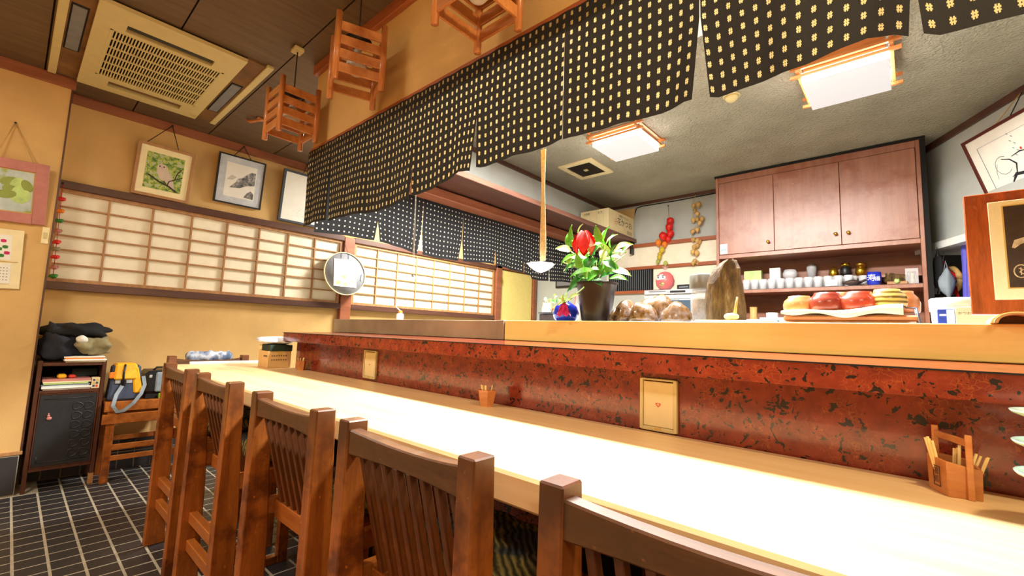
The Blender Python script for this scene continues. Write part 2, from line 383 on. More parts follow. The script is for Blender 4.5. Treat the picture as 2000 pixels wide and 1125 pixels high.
# ------------------------------------------------------------------ walls
struct('wall_left', MB().box((XW-.12, YJ-.02, 0), (XW, 5.75, ZC)), 'plaster')
struct('wall_left_jut', MB().box((XW-.12, -1.7, 0), (XJ, YJ, ZC)), 'plaster')
bl = struct('baseboard_left', MB().box((XW, YJ, 0), (XW+.006, 4.7, .25)), 'grout')
y = YJ+.02; pt = None
while y < 2.5:
    for zz in (0, .125):
        if pt is None: pt = obj('skirting_tile', MB().box((0, .004, .004), (.006, .096, .121)), 'tile', bl, world=False); t = pt
        else: t = pt.copy(); C.objects.link(t)
        t.location = (XW+.006, y, zz)
    y += .1
bj = struct('baseboard_left_jut', MB().box((XJ, -1.7, 0), (XJ+.006, YJ, .25)), 'grout')
for q in range(10):
    t = pt.copy(); C.objects.link(t); t.parent = bj; t.location = (XJ+.006, YJ-.1*(q+1), 0); t.scale = (1, 1, 2)
struct('trim_1', MB().box((XJ, -1.7, .25), (XJ+.014, YJ+.012, .272)), 'shojiwood', .002)
struct('trim_2', MB().box((XJ, -1.7, 2.70), (XJ+.03, YJ+.02, ZC)), 'redtrim', .002)
struct('trim_3', MB().box((XW, YJ+.02, 2.70), (XW+.03, 5.65, ZC)), 'redtrim', .002)
struct('trim_4', MB().box((XJ-.01, YJ, .27), (XJ+.003, YJ+.01, 2.70)), 'dktrim')
struct('wall_corridor_end', MB().box((XW-.1, 5.65, 0), (-2.6, 5.75, ZC)), 'kplaster')
struct('wall_near', MB().box((XW-.1, -1.75, 0), (2.6, -1.65, ZC)), 'plaster')
struct('wall_right', MB().box((2.5, -1.7, 0), (2.6, 2.2, ZC)), 'plaster')
# dining ceiling: wide boards with dark joints
ce = struct('ceiling', MB().box((XW-.1, -1.7, ZC+.012), (2.6, 5.75, ZC+.05)), 'dark')
yy = [-1.7, -1.01, -.508, -.006, .485, 1.0, 1.54, 2.04, 2.55, 3.05, 3.55, 4.05, 4.6, 5.1, 5.65]
for a, b in zip(yy[:-1], yy[1:]):
    x1 = 2.5 if b < 1.3 else (XH+.02 if a > 1.4 else 2.5)
    if 1.0 <= a < 1.2:
        obj('ceiling_board', MB().box((XW, a+.004, ZC), (XH, b-.004, ZC+.014)), 'ceilboard', ce)
        obj('ceiling_board', MB().box((XH, a+.004, ZC), (2.5, YH+.02, ZC+.014)), 'ceilboard', ce)
    elif a < 1.2: obj('ceiling_board', MB().box((XW, a+.004, ZC), (2.5, b-.004, ZC+.014)), 'ceilboard', ce)
    else: obj('ceiling_board', MB().box((XW, a+.004, ZC), (XH, b-.004, ZC+.014)), 'ceilboard', ce)
# header wall above the noren, and its return along the corridor
struct('wall_header', MB().box((XH, YH, 2.2), (2.5, YH+.09, ZC)), 'plaster')
struct('trim_5', MB().box((XH, YH-.014, 2.195), (2.5, YH+.1, 2.218)), 'redtrimx')
struct('trim_6', MB().box((XH-.01, YH-.03, 2.704), (2.5, YH+.0, ZC)), 'redtrimx', .003)
struct('wall_header_return', MB().box((XH, YH+.09, 2.16), (XH+.11, YB, ZC)), 'kplaster')
struct('trim_7', MB().box((XH+.02, YH+.09, 2.118), (XH+.16, YB, 2.185)), 'redtrim', .004)
struct('ceiling_kitchen', MB().box((XH+.1, YH+.08, ZK), (2.3, YB+.1, ZK+.05)), 'stucco')
struct('trim_8', MB().box((XH+.11, YH+.09, ZK-.035), (XH+.13, YB, ZK)), 'dktrim')
struct('trim_9', MB().box((XH+.1, YB-.02, ZK-.03), (.15, YB, ZK)), 'dktrimx')
struct('wall_back', MB().box((XH+.05, YB, 0), (.131, YB+.1, ZK+.04)), 'kplaster')
# right wall of the kitchen runs obliquely
RN = Vector((.883, .47, 0)); RP = Vector((.132, 4.514, 0)); RD = Vector((.47, -.883, 0))
def rw(s, z, off=0): return RP + RD*s + Vector((0, 0, z)) + RN*off
struct('wall_kitchen_right', MB().hexa([rw(-.15, 1.86), rw(3.55, 1.86), rw(3.55, 1.86, .1), rw(-.15, 1.86, .1), rw(-.15, ZK+.04), rw(3.55, ZK+.04), rw(3.55, ZK+.04, .1), rw(-.15, ZK+.04, .1)]), 'kplaster')
struct('trim_10', MB().hexa([rw(-.1, ZK-.045, -.02), rw(3.55, ZK-.045, -.02), rw(3.55, ZK-.045, 0), rw(-.1, ZK-.045, 0), rw(-.1, ZK, -.02), rw(3.55, ZK, -.02), rw(3.55, ZK, 0), rw(-.1, ZK, 0)]), 'dktrim')
struct('trim_11', MB().hexa([rw(-.1, 1.83, -.05), rw(3.55, 1.83, -.05), rw(3.55, 1.83, .3), rw(-.1, 1.83, .3), rw(-.1, 1.88, -.05), rw(3.55, 1.88, -.05), rw(3.55, 1.88, .3), rw(-.1, 1.88, .3)]), 'white')
struct('wall_niche', MB().hexa([rw(-.7, 0, .3), rw(2.5, 0, .3), rw(2.5, 0, .36), rw(-.7, 0, .36), rw(-.7, 1.9, .3), rw(2.5, 1.9, .3), rw(2.5, 1.9, .36), rw(-.7, 1.9, .36)]), 'dark')
struct('wall_kitchen_end', MB().box((1.72, YH+.1, 0), (1.8, 2.3, ZK)), 'kplaster')

# ------------------------------------------------------------------ shoji windows
def shoji(name, y0, y1, z0, z1, ncol, nrow, split=True):
    x = XW
    w_ = struct(name, MB().box((x, y0+.02, z0+.03), (x+.006, y1-.02, z1-.03)), 'shojipaper')
    pa = w_
    # heavy casing rails
    obj('top_rail', MB().box((x, y0-.01, z1-.045), (x+.05, y1+.01, z1+.012)), 'dktrim', pa, .003)
    obj('bottom_rail', MB().box((x, y0-.01, z0-.012), (x+.05, y1+.01, z0+.045)), 'dktrim', pa, .003)
    fr = MB(); t = .026
    fr.box((x+.006, y0, z0+.045), (x+.03, y0+t, z1-.045)); fr.box((x+.006, y1-t, z0+.045), (x+.03, y1, z1-.045))
    fr.box((x+.006, y0+t, z1-.045-t), (x+.03, y1-t, z1-.045)); fr.box((x+.006, y0+t, z0+.045), (x+.03, y1-t, z0+.045+t))
    obj('window_frame', fr, 'shojiwood', pa)
    Y0, Y1, Z0, Z1 = y0+t, y1-t, z0+.045+t, z1-.045-t
    for i in range(1, ncol):
        yv = Y0+(Y1-Y0)*i/ncol; obj('muntin', MB().box((x+.006, yv-.006, Z0), (x+.024, yv+.006, Z1)), 'shojiwood', pa)
    for j in range(1, nrow):
        zv = Z0+(Z1-Z0)*j/nrow; obj('muntin', MB().box((x+.006, Y0, zv-.0055), (x+.022, Y1, zv+.0055)), 'shojiwood', pa)
shoji('window_1', YJ+.005, 2.305, 1.335, 2.10, 8, 6)
shoji('window_2', 2.445, 4.66, 1.335, 2.10, 8, 6)
struct('trim_12', MB().box((XW, 2.315, .02), (XW+.055, 2.435, 2.10)), 'redtrim', .004)
dr = struct('door_1', MB().box((XW, 4.80, .02), (XW+.03, 5.53, 2.07)), 'panelwood', .003)
df = MB(); df.box((XW, 4.68, 0), (XW+.06, 4.79, 2.12)); df.box((XW, 5.54, 0), (XW+.06, 5.62, 2.12)); df.box((XW, 4.68, 2.08), (XW+.06, 5.62, 2.14))
obj('door_frame', df, 'redtrim', dr, .003)
obj('hinge', MB().box((XW+.028, 4.77, 1.86), (XW+.062, 4.80, 1.95)), 'brass', dr)

# ------------------------------------------------------------------ long table and counter
t = thing('counter_table', 'long pale wooden counter table running the length of the bar', 'table', (-1.1, .96, 0))
obj('tabletop', MB().box((-3.49, .665, TZ-.062), (1.7, 1.26, TZ)), 'table', t, .006)
obj('end_lip', MB().box((-3.49, .80, TZ), (-3.465, 1.235, TZ+.016)), 'white', t, .002)
for x in (-3.2, -1.9, -.6, .7, 1.6): obj('leg', MB().box((x-.03, .98, .004), (x+.03, 1.20, TZ-.062)), 'dark', t)
cn = struct('wall_counter', MB().box((LX, 1.262, 0), (1.7, 1.33, 1.028)), 'lacquer')
ld = thing('counter_ledge', 'glossy red speckled lacquer ledge above the counter table', 'ledge', (-.4, 1.3, 1.028))
obj('ledge_top', MB().add([(LX, 1.172, 1.028), (1.7, 1.172, 1.028), (1.7, 1.53, 1.028), (LX, 1.53, 1.028), (LX, 1.172, 1.082), (1.7, 1.172, 1.082), (1.7, 1.53, 1.093), (LX, 1.53, 1.093)], [(0, 3, 2, 1), (4, 5, 6, 7), (0, 1, 5, 4), (1, 2, 6, 5), (2, 3, 7, 6), (3, 0, 4, 7)]), 'lacquer', ld, .002)
obj('edge_strip', MB().box((LX, 1.168, 1.0795), (1.7, 1.172, 1.083)), 'dark', ld)
ZS = 1.182
pb = thing('counter_backboard', 'long smooth yellow wooden board standing behind the red ledge', 'board', (-.2, 1.5, 1.093))
obj('board', MB().box((-1.385, 1.505, 1.0935), (1.7, 1.545, ZS)), 'panelwood', pb, .002)
sb = thing('steel_splashback', 'stained grey steel splash panel at the left end of the ledge', 'panel', (-2.2, 1.5, 1.093))
obj('plate', MB().box((-3.0, 1.505, 1.0935), (-1.425, 1.53, ZS)), 'steel', sb, .002)
obj('end_post', MB().box((-1.425, 1.497, 1.0935), (-1.387, 1.54, ZS+.001)), 'steel', sb, .002)
ks = thing('kitchen_worktop', 'raised grey worktop behind the yellow board', 'worktop', (-.4, 2, 0))
obj('worktop_board', MB().box((-3.0, 1.546, ZS-.04), (1.28, 2.30, ZS-.002)), 'silver', ks)
obj('cabinet_base', MB().box((-2.98, 1.56, .004), (1.26, 2.26, ZS-.04)), 'dark', ks)

# wall plates on the red counter front
def plate(label, x0, x1, z0, z1, heart):
    p = thing('wall_plate', label, 'plate', ((x0+x1)/2, 1.262, z0), 0)
    y = 1.262; b = .010
    f_ = MB(); f_.box((x0, y-.012, z0), (x0+b, y, z1)); f_.box((x1-b, y-.012, z0), (x1, y, z1)); f_.box((x0+b, y-.012, z0), (x1-b, y, z0+b)); f_.box((x0+b, y-.012, z1-.004), (x1-b, y, z1))
    obj('frame', f_, 'acplastic', p, .0015)
    obj('lid', MB().box((x0+b+.0008, y-.009, z0+b+.0008), (x1-b-.0008, y-.001, z1-.008)), 'cardpale', p, .001)
    obj('catch', MB().box(((x0+x1)/2-.009, y-.0135, z0+.003), ((x0+x1)/2+.009, y-.0119, z0+.009)), 'gold2', p)
    cx, cz = (x0+x1)/2, (z0+z1)/2; h = .0055*heart
    pts = [];
    for k in range(24):
        a = 2*PI*k/24; X = 16*math.sin(a)**3; Zz = 13*math.cos(a)-5*math.cos(2*a)-2*math.cos(3*a)-math.cos(4*a)
        pts.append(Vector((cx+X/16*h, y-.0093, cz+Zz/16*h)))
    inn = [Vector((cx+(q.x-cx)*.6, q.y, cz+.0003+(q.z-cz)*.6)) for q in pts]
    mb = MB(); n = 24; mb.add(pts+inn, [(i, (i+1) % n, n+(i+1) % n, n+i) for i in range(n)]); mb.add([Vector((cx-.0008, y-.0094, cz-.002)), Vector((cx+.0008, y-.0094, cz-.002)), Vector((cx+.0008, y-.0094, cz+.004)), Vector((cx-.0008, y-.0094, cz+.004))], [(0, 1, 2, 3)])
    obj('heart_emblem', mb, 'red', p, fix=False)
plate('cream wall plate with small red heart, larger one nearest the camera', -.604, -.494, .862, 1.006, 1.4)
plate('cream narrow wall plate on the red counter front near the far end', -2.143, -2.027, .870, 1.010, 1.0)

# ------------------------------------------------------------------ noren
def lerp(a, b, t): return a+(b-a)*t
def noren(name, label, P, bounds, ztop, zbot, slits, mat_, seed, amp=.012, group=None, gapw=.02):
    """P(s, n, z) -> world; panels between bounds; slits: dict boundary index -> (slit top z, gap)"""
    o = thing(name, label, 'curtain', P((bounds[0]+bounds[-1])/2, 0, ztop), 0, group)
    rnd = random.Random(seed); ph = [rnd.uniform(0, 6) for _ in range(8)]
    for i in range(len(bounds)-1):
        a, b = bounds[i], bounds[i+1]; nu, nv = 18, 22; mb = MB(); mb.uv = []
        vs = []
        for j in range(nv+1):
            t = j/nv
            for k in range(nu+1):
                u = k/nu; s0 = a+(b-a)*u; z = lerp(ztop, zbot(s0), t)
                s1 = s0
                sl, sr = slits.get(i), slits.get(i+1)
                if sl and z < sl[0]: s1 += (1-u)**2*sl[1]*((sl[0]-z)/(sl[0]-zbot(a)))
                if sr and z < sr[0]: s1 -= u**2*sr[1]*((sr[0]-z)/(sr[0]-zbot(b)))
                tt = t**1.3
                nn = amp*tt*(math.sin(s0*13+ph[0])+.6*math.sin(s0*29+ph[1])+.5*math.sin(s0*5+ph[2]+t*2)) + .002*math.sin(s0*60+ph[3])
                q = (i*1.7+ph[4]); nn += .010*tt*math.sin(q*3)*(u-.5)*2
                vs.append(P(s1, nn, z)); mb.uv.append((s0, ztop-(ztop-1.735)*t))
        fs = [(j*(nu+1)+k, j*(nu+1)+k+1, (j+1)*(nu+1)+k+1, (j+1)*(nu+1)+k) for j in range(nv) for k in range(nu)]
        mb.add(vs, fs, True)
        obj('cloth_panel', mb, mat_, o, fix=False)
    return o
bx = [(-3.2, 1.738), (-2.5, 1.728), (-1.93, 1.694), (-1.68, 1.706), (-1.49, 1.722), (-1.32, 1.762), (-1.2, 1.738), (-1.05, 1.75), (-.81, 1.755), (-.64, 1.746), (-.48, 1.744), (-.39, 1.75), (-.37, 1.738), (-.16, 1.74), (-.09, 1.757), (-.04, 1.765), (.024, 1.742), (.04, 1.721), (.17, 1.712), (2.6, 1.72)]
def zb1(x):
    for (a, za), (b, zb_) in zip(bx[:-1], bx[1:]):
        if a <= x <= b: return lerp(za, zb_, (x-a)/(b-a))
    return 1.73
B1 = [-2.76, -2.455, -2.045, -1.638, -1.23, -.82, -.384, .031, .44, .85, 1.26, 1.67]
noren('noren', 'long dark patterned split curtain hanging over the counter', lambda s, n, z: Vector((s, YH-.018+n, z)), B1, 2.2, zb1, {3: (1.94, .02), 4: (1.98, .024), 6: (1.975, .02), 7: (1.90, .011), 9: (1.95, .015)}, 'kasuri1', 3, .008)
B2 = [1.19, 1.62, 2.0, 2.41, 2.80, 3.18, 3.58, 3.98, 4.38, 4.57]
noren('noren', 'shorter black curtain with white dots hanging along the corridor side', lambda s, n, z: Vector((XH+.03+n, s, z)), B2, 2.14, lambda s: 1.705+.018*math.sin(s*5.1)-(.03 if s > 3.3 else 0), {1: (1.86, .022), 2: (1.86, .02), 3: (1.87, .022), 4: (1.86, .016), 5: (1.86, .02), 6: (1.84, .016)}, 'kasuri2', 5, .010)

# ------------------------------------------------------------------ chairs
def make_chair():
    W2, DB = .232, 0.0
    c = thing('dining_chair', '', 'chair', (0, 0, 0), 0, 'wooden chairs along the counter table')
    for s in (-1, 1):
        x0, x1 = (s*W2, s*(W2-.044)); xa, xb = min(x0, x1), max(x0, x1)
        b = MB(); prof = [(-.036, 0), (.048, 0), (.040, .45), (.028, .70), (.022, .907), (-.030, .907), (-.034, .45)]
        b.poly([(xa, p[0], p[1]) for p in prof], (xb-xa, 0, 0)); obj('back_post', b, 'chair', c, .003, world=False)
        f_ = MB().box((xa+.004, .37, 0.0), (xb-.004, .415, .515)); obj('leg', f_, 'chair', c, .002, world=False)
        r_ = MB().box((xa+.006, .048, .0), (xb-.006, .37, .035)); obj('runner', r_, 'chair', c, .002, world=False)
        q = MB().box((xa+.008, .03, .515), (xb-.008, .42, .566)); obj('seat_rail', q, 'chairx', c, .002, world=False)
    wi = W2-.044
    tr = MB(); n = 8; top = []; bot = []
    for k in range(n+1):
        u = -1+2*k/n; x = u*(wi+.004); y = .0+.014*(1-u*u)+(-.012); zt_ = .889-.014*(1-u*u)
        for (dy, z) in ((-.014, .832), (.016, .832), (.016, zt_), (-.014, zt_)): top.append(Vector((x, y+dy, z)))
    tr.add(top, [(4*k+a, 4*k+(a+1) % 4, 4*k+4+(a+1) % 4, 4*k+4+a) for k in range(n) for a in range(4)]+[(3, 2, 1, 0), (4*n, 4*n+1, 4*n+2, 4*n+3)])
    obj('top_rail', tr, 'railx', c, .003, world=False)
    obj('rear_rail', MB().box((-wi, .055, .505), (wi, .085, .560)), 'chairx', c, .002, world=False)
    obj('front_rail', MB().box((-wi, .39, .51), (wi, .412, .556)), 'chairx', c, .002, world=False)
    for z in (.29, .18): obj('stretcher', MB().box((-wi, -.008, z), (wi, .022, z+.042)), 'chairx', c, .002, world=False)
    sl = None
    for k in range(8):
        x = -wi+.032+k*(2*wi-.064)/7
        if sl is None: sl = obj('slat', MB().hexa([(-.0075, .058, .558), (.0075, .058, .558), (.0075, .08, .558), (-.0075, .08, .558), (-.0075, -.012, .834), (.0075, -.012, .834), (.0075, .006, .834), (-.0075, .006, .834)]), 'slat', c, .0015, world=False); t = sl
        else: t = sl.copy(); C.objects.link(t)
        t.location = (x, 0, 0)
    obj('seat_board', MB().box((-wi+.001, .086, .548), (wi-.001, .389, .566)), 'chairx', c, .002, world=False)
    return c
def make_cushion():
    mb = MB(); n = 14; vs = []; w2 = .185; d2 = .155
    for side in (1, -1):
        for j in range(n+1):
            for i in range(n+1):
                u = -1+2*i/n; v_ = -1+2*j/n; h = (max(0, (1-u**4)*(1-v_**4)))**.45
                vs.append(Vector((u*w2, v_*d2, .042+side*.042*h + (.004*math.sin(u*9+v_*5)*h if side > 0 else 0))))
    m_ = (n+1)**2
    for side in (0, 1):
        fs = []
        for j in range(n):
            for i in range(n):
                a = side*m_+j*(n+1)+i; q = (a, a+1, a+n+2, a+n+1); fs.append(q if side == 0 else q[::-1])
        if side == 0: F = fs
        else: F += fs
    mb.add(vs, F, True); return mb
ch = make_chair()
chairs = [(-2.72, .627, 0, 'wooden slat back chair tucked at the counter, fourth from the camera'), (-2.105, .622, 0, 'wooden slat back chair at the counter, third from the camera'), (-1.378, .61, 0, 'wooden slat back chair at the counter with scuffed top rail, second in front of camera'),
          (-.79, .605, 0, 'wooden slat back chair fully facing the camera in the row centre'), (-.19, .606, 0, 'nearest wooden chair at bottom right, only its dark top rail in view')]
lab = ['slat back wooden chair farthest along the counter side, beside the table end', 'slat back wooden chair second from the far end of the counter side', 'slat back wooden chair in the middle of the row of five along the counter', 'slat back wooden chair with all its back slats seen, second nearest the camera', 'nearest slat back wooden chair at bottom right, mostly cut off by the frame']
cu0 = None
for i, (x, y, r_, _) in enumerate(chairs):
    if i == 0: ch.location = (x, y-.032, 0); ch['label'] = lab[0]
    else: dup(ch, (x, y-.032, 0), 0, lab[i])
    if cu0 is None:
        cu0 = obj('cushion', make_cushion(), 'cushion'); tag(cu0, '', 'cushion', 'woven seat cushions'); q = cu0
    else: q = cu0.copy(); C.objects.link(q)
    q.location = (x, y-.032+.24, .566); q['label'] = ['dark woven cushion on the farthest counter-side chair', 'dark woven cushion on the second chair from the far end', 'black and olive woven cushion on the middle counter chair', 'black and olive woven cushion on the second nearest chair', 'black and olive woven cushion on the nearest bottom right chair'][i]
c0 = dup(ch, (-3.55, .93, 0), -PI/2, 'wooden slat back chair at the far end of the table with a shawl on it')
q = cu0.copy(); C.objects.link(q); q.location = (-3.55+.24, .93, .566); q.rotation_euler = (0, 0, -PI/2); q['label'] = 'grey woven cushion on the chair at the table end'

# ------------------------------------------------------------------ ceiling cassette, lanterns, lamps
ac = thing('ceiling_air_conditioner', 'large yellowed cassette air conditioner set in the dark board ceiling', 'air conditioner', (-3.6, .49, ZC-.03))
for y0, y1 in ((.045, .146), (.824, .93)): obj('backing_board', MB().box((-4.2, y0, ZC-.012), (-3.0, y1, ZC)), 'acboard', ac)
for y0 in (.005, .93): obj('side_strip', MB().box((-4.22, y0, ZC-.02), (-2.98, y0+.04, ZC)), 'acplastic', ac, .003)
Z0 = ZC-.034
fp = MB(); X0, X1, Y0, Y1 = -4.19, -3.0, .145, .825
gx0, gx1, gy0, gy1 = -3.95, -3.26, .215, .768
sl1 = (-3.235, -3.155, .275, .69); sl2 = (-4.10, -4.01, .29, .70)
for a in ((X0, Y0, X1, gy0-.0), (X0, gy1, X1, Y1), (gx1, gy0, sl1[0], gy1), (sl1[1], gy0, X1, gy1), (sl1[0], gy0, sl1[1], sl1[2]), (sl1[0], sl1[3], sl1[1], gy1), (sl2[1], gy0, gx0, gy1), (X0, gy0, sl2[0], gy1), (sl2[0], gy0, sl2[1], sl2[2]), (sl2[0], sl2[3], sl2[1], gy1)):
    fp.box((a[0], a[1], Z0), (a[2], a[3], Z0+.022))
obj('face_panel', fp, 'acplastic', ac)
obj('inner_cavity', MB().box((X0+.01, Y0+.01, Z0+.023), (X1-.01, Y1-.01, ZC-.001)), 'dark', ac)
for q in (sl1, sl2):
    v_ = MB(); xm = (q[0]+q[1])/2
    v_.box((xm-.02, q[2]+.004, Z0+.012), (xm+.012, q[3]-.004, Z0+.016)); obj('air_vane', v_, 'black' if q is sl1 else 'acboard', ac)
for y0, xa in ((.06, -3.75), (.855, -3.95)): obj('side_vane', MB().box((xa, y0, ZC-.018), (xa+.55, y0+.055, ZC-.011)), 'greydev', ac)
for y0, xa in ((.06, -3.75), (.855, -3.95)): obj('side_slot', MB().box((xa-.02, y0-.008, ZC-.0135), (xa+.57, y0+.063, ZC-.0121)), 'dark', ac)
gb = MB()
for q in (gx0, gx1-.012): gb.box((q, gy0, Z0-.001), (q+.012, gy1, Z0+.008))
for q in (gy0, gy1-.012): gb.box((gx0, q, Z0-.001), (gx1, q+.012, Z0+.008))
gr = obj('grille_frame', gb, 'acplastic', ac)
bar = None
for k in range(1, 38):
    yk = gy0+(gy1-gy0)*k/38
    if bar is None: bar = obj('grille_bar', MB().box((gx0+.012, -.0032, Z0), (gx1-.012, .0032, Z0+.007)), 'acplastic', gr, world=True); bar.data.transform(Matrix.Identity(4)); t = bar
    else: t = bar.copy(); C.objects.link(t)
    t.location = (0, yk, 0)
for k in range(1, 6):
    xk = gx0+(gx1-gx0)*k/6; obj('cross_bar', MB().box((xk-.005, gy0+.01, Z0-.002), (xk+.005, gy1-.01, Z0+.006)), 'acplastic', gr)
for k in range(4): obj('moulded_rib', MB().box((-4.15+k*.012, .78, Z0-.003), (-4.144+k*.012, .82, Z0)), 'acplastic', ac)

def lantern_base():
    W = .23; H_ = .30
    t = thing('pendant_lantern', '', 'lantern', (0, 0, 0), 0, 'wooden lanterns hanging in a row')
    h = W/2-.014
    for sx, sy_ in ((-1, -1), (1, -1), (1, 1), (-1, 1)):
        obj('post', MB().tube([(sx*h, sy_*h, -.018), (sx*h, sy_*h, H_)], .0145, 12), 'lantern', t, world=False)
    for z in (.02, .085, .15, .215):
        for a in range(4):
            R = Matrix.Rotation(a*PI/2, 4, 'Z'); mb = MB().box((-h+.006, h-.005, z), (h-.006, h+.005, z+.043)); mb.v = [R @ p for p in mb.v]
            obj('slat', mb, 'lanterns', t, .001, world=False)
    b = MB(); b.lathe([(0, .075), (.026, .082), (.044, .105), (.048, .130), (.036, .162), (.018, .19), (.016, .21)], n=16); obj('bulb', b, 'bulb', t, world=False)
    c_ = MB(); c_.lathe([(.016, .205), (.020, .21), (.020, .245), (.012, .255), (0, .255)], n=12); so = obj('socket', c_, 'black', t, world=False)
    obj('reflector', MB().lathe([(.02, .235), (.06, .25), (.062, .252), (.02, .24)], n=18), 'black', t, world=False)
    return t
lb = lantern_base()
LS = [((-2.665, .985, 2.215), 0, 'wooden slatted pendant lantern farthest from the camera, hung from a small ceiling block'), ((-1.93, .985, 2.245), -.35, 'wooden slatted pendant lantern, middle one of three, turned slightly'), ((-1.07, .965, 2.18), 0, 'wooden slatted pendant lantern nearest the camera, cut by the top frame edge')]
for i, (p, r_, lbl) in enumerate(LS):
    if i == 0: lb.location = p; lb['label'] = lbl; L_ = lb; WM[lb.name] = Matrix.Translation(Vector(p))
    else: L_ = dup(lb, p, r_, lbl)
for i, (p, r_, lbl) in enumerate(LS):
    root = [o for o in bpy.data.objects if o.name.startswith('pendant_lantern') and (Vector(o.location)-Vector(p)).length < 1e-4][0]
    WM[root.name] = Matrix.Translation(Vector(p)) @ Matrix.Rotation(r_, 4, 'Z')
    obj('cord', MB().tube([(p[0], p[1], p[2]+.25), (p[0], p[1], ZC-.02)], .0035, 6), 'iron', root)
    obj('ceiling_block', MB().box((p[0]-.035, p[1]-.028, ZC-.024), (p[0]+.035, p[1]+.028, ZC-.001)), 'acplastic', root, .004)

def lamp(cx, cyy, zb_, lbl, w_=.355):
    t = thing('ceiling_lamp', lbl, 'lamp', (cx, cyy, ZK), 0); h = w_/2; zt_ = zb_+.055
    sd = MB()
    sd.add([(cx-h, cyy-h, zb_), (cx+h, cyy-h, zb_), (cx+h, cyy+h, zb_), (cx-h, cyy+h, zb_), (cx-h, cyy-h, zt_), (cx+h, cyy-h, zt_), (cx+h, cyy+h, zt_), (cx-h, cyy+h, zt_)], [(0, 1, 5, 4), (1, 2, 6, 5), (2, 3, 7, 6), (3, 0, 4, 7), (4, 5, 6, 7)])
    obj('diffuser', sd, 'lampside', t)
    obj('diffuser_base', MB().box((cx-h-.001, cyy-h-.001, zb_-.003), (cx+h+.001, cyy+h+.001, zb_)), 'lampbot', t, .002)
    for s in (-1, 1):
        for z in (zt_-.028, zt_+.018):
            obj('frame_bar', MB().box((cx-h-.05, cyy+s*(h+.012)-.009, z), (cx+h+.05, cyy+s*(h+.012)+.009, z+.016)), 'lanterns', t, .001)
            obj('frame_bar', MB().box((cx+s*(h+.012)-.009, cyy-h-.05, z+.016), (cx+s*(h+.012)+.009, cyy+h+.05, z+.030)), 'lanterns', t, .001)
    obj('canopy', MB().box((cx-h+.01, cyy-h+.01, zt_+.001), (cx+h-.01, cyy+h-.01, ZK-.001)), 'lanterns', t)
lamp(-1.555, 2.965, 2.54, 'square white paper ceiling lamp in a wooden frame, beside the ceiling vent')
lamp(-.205, 2.855, 2.50, 'square white ceiling lamp in a wooden frame at upper right, nearest the camera')
t = thing('tube_light_fitting', 'white tube light fitting just showing through a slit of the curtain', 'lamp', (-.95, 2.0, ZK))
obj('housing', MB().box((-1.75, 1.86, 2.592), (-.15, 2.10, ZK-.001)), 'white', t, .003)
q = onz(1429, 193, ZK-.02); t = thing('smoke_detector', 'small cream round fitting on the kitchen ceiling below the curtain edge', 'detector', (q.x, q.y, ZK-.03))
obj('body', MB().lathe([(0, ZK-.04), (.02, ZK-.038), (.035, ZK-.022), (.042, ZK-.001), (0, ZK-.001)], (q.x, q.y, 0), 18), 'acplastic', t)
obj('base_ring', MB().lathe([(.042, ZK-.008), (.05, ZK-.006), (.05, ZK-.001), (.042, ZK-.001)], (q.x, q.y, 0), 18), 'acplastic', t)
# vent
vt = thing('ceiling_vent', 'square cream ceiling vent with a dark dusty grille', 'vent', (-2.14, 3.35, ZK))
vx0, vx1, vy0, vy1 = -2.32, -1.975, 3.155, 3.54; z = ZK-.016; f_ = MB(); b = .05
f_.box((vx0, vy0, z), (vx0+b, vy1, ZK)); f_.box((vx1-b, vy0, z), (vx1, vy1, ZK)); f_.box((vx0+b, vy0, z), (vx1-b, vy0+b, ZK)); f_.box((vx0+b, vy1-b, z), (vx1-b, vy1, ZK)); obj('frame', f_, 'cardpale', vt, .002)
obj('grille_backing', MB().box((vx0+b, vy0+b, ZK-.004), (vx1-b, vy1-b, ZK-.001)), 'clay', vt)
for k in range(13):
    yk = vy0+b+(vy1-vy0-2*b)*(k+.5)/13; obj('grille_slat', MB().box((vx0+b, yk-.004, ZK-.012), (vx1-b, yk+.004, ZK-.004)), 'potbrown', vt)
obj('centre_cap', MB().cbox(((vx0+vx1)/2, (vy0+vy1)/2, ZK-.014), (.035, .035, .008)), 'acplastic', vt)

# ------------------------------------------------------------------ pictures on the left walls
class Fr:
    """picture frame basis: corners in world (TL, TR, BR, BL)"""
    def __init__(s, TL, TR, BR, BL, n):
        s.o = Vector(BL); s.w = ((TR-TL).length+(BR-BL).length)/2; s.h = ((TL-BL).length+(TR-BR).length)/2
        s.ex = ((BR-BL)+(TR-TL)).normalized(); ey = ((TL-BL)+(TR-BR)); s.ey = (ey-s.ex*ey.dot(s.ex)).normalized(); s.n = s.ex.cross(s.ey)
        if s.n.dot(Vector(n)) < 0: s.n = -s.n
        s.o = (Vector(TL)+TR+BR+BL)/4 - s.ex*s.w/2 - s.ey*s.h/2
    def P(s, u, v, d=0): return s.o + s.ex*u + s.ey*v + s.n*d
    def bx(s, mb, u0, v0, u1, v1, d0, d1):
        return mb.hexa([s.P(u0, v0, d0), s.P(u1, v0, d0), s.P(u1, v1, d0), s.P(u0, v1, d0), s.P(u0, v0, d1), s.P(u1, v0, d1), s.P(u1, v1, d1), s.P(u0, v1, d1)])
    def poly(s, mb, pts, d, u0=0, v0=0, k=1): return mb.add([s.P(u0+a*k, v0+b*k, d) for a, b in pts], [tuple(range(len(pts)))])
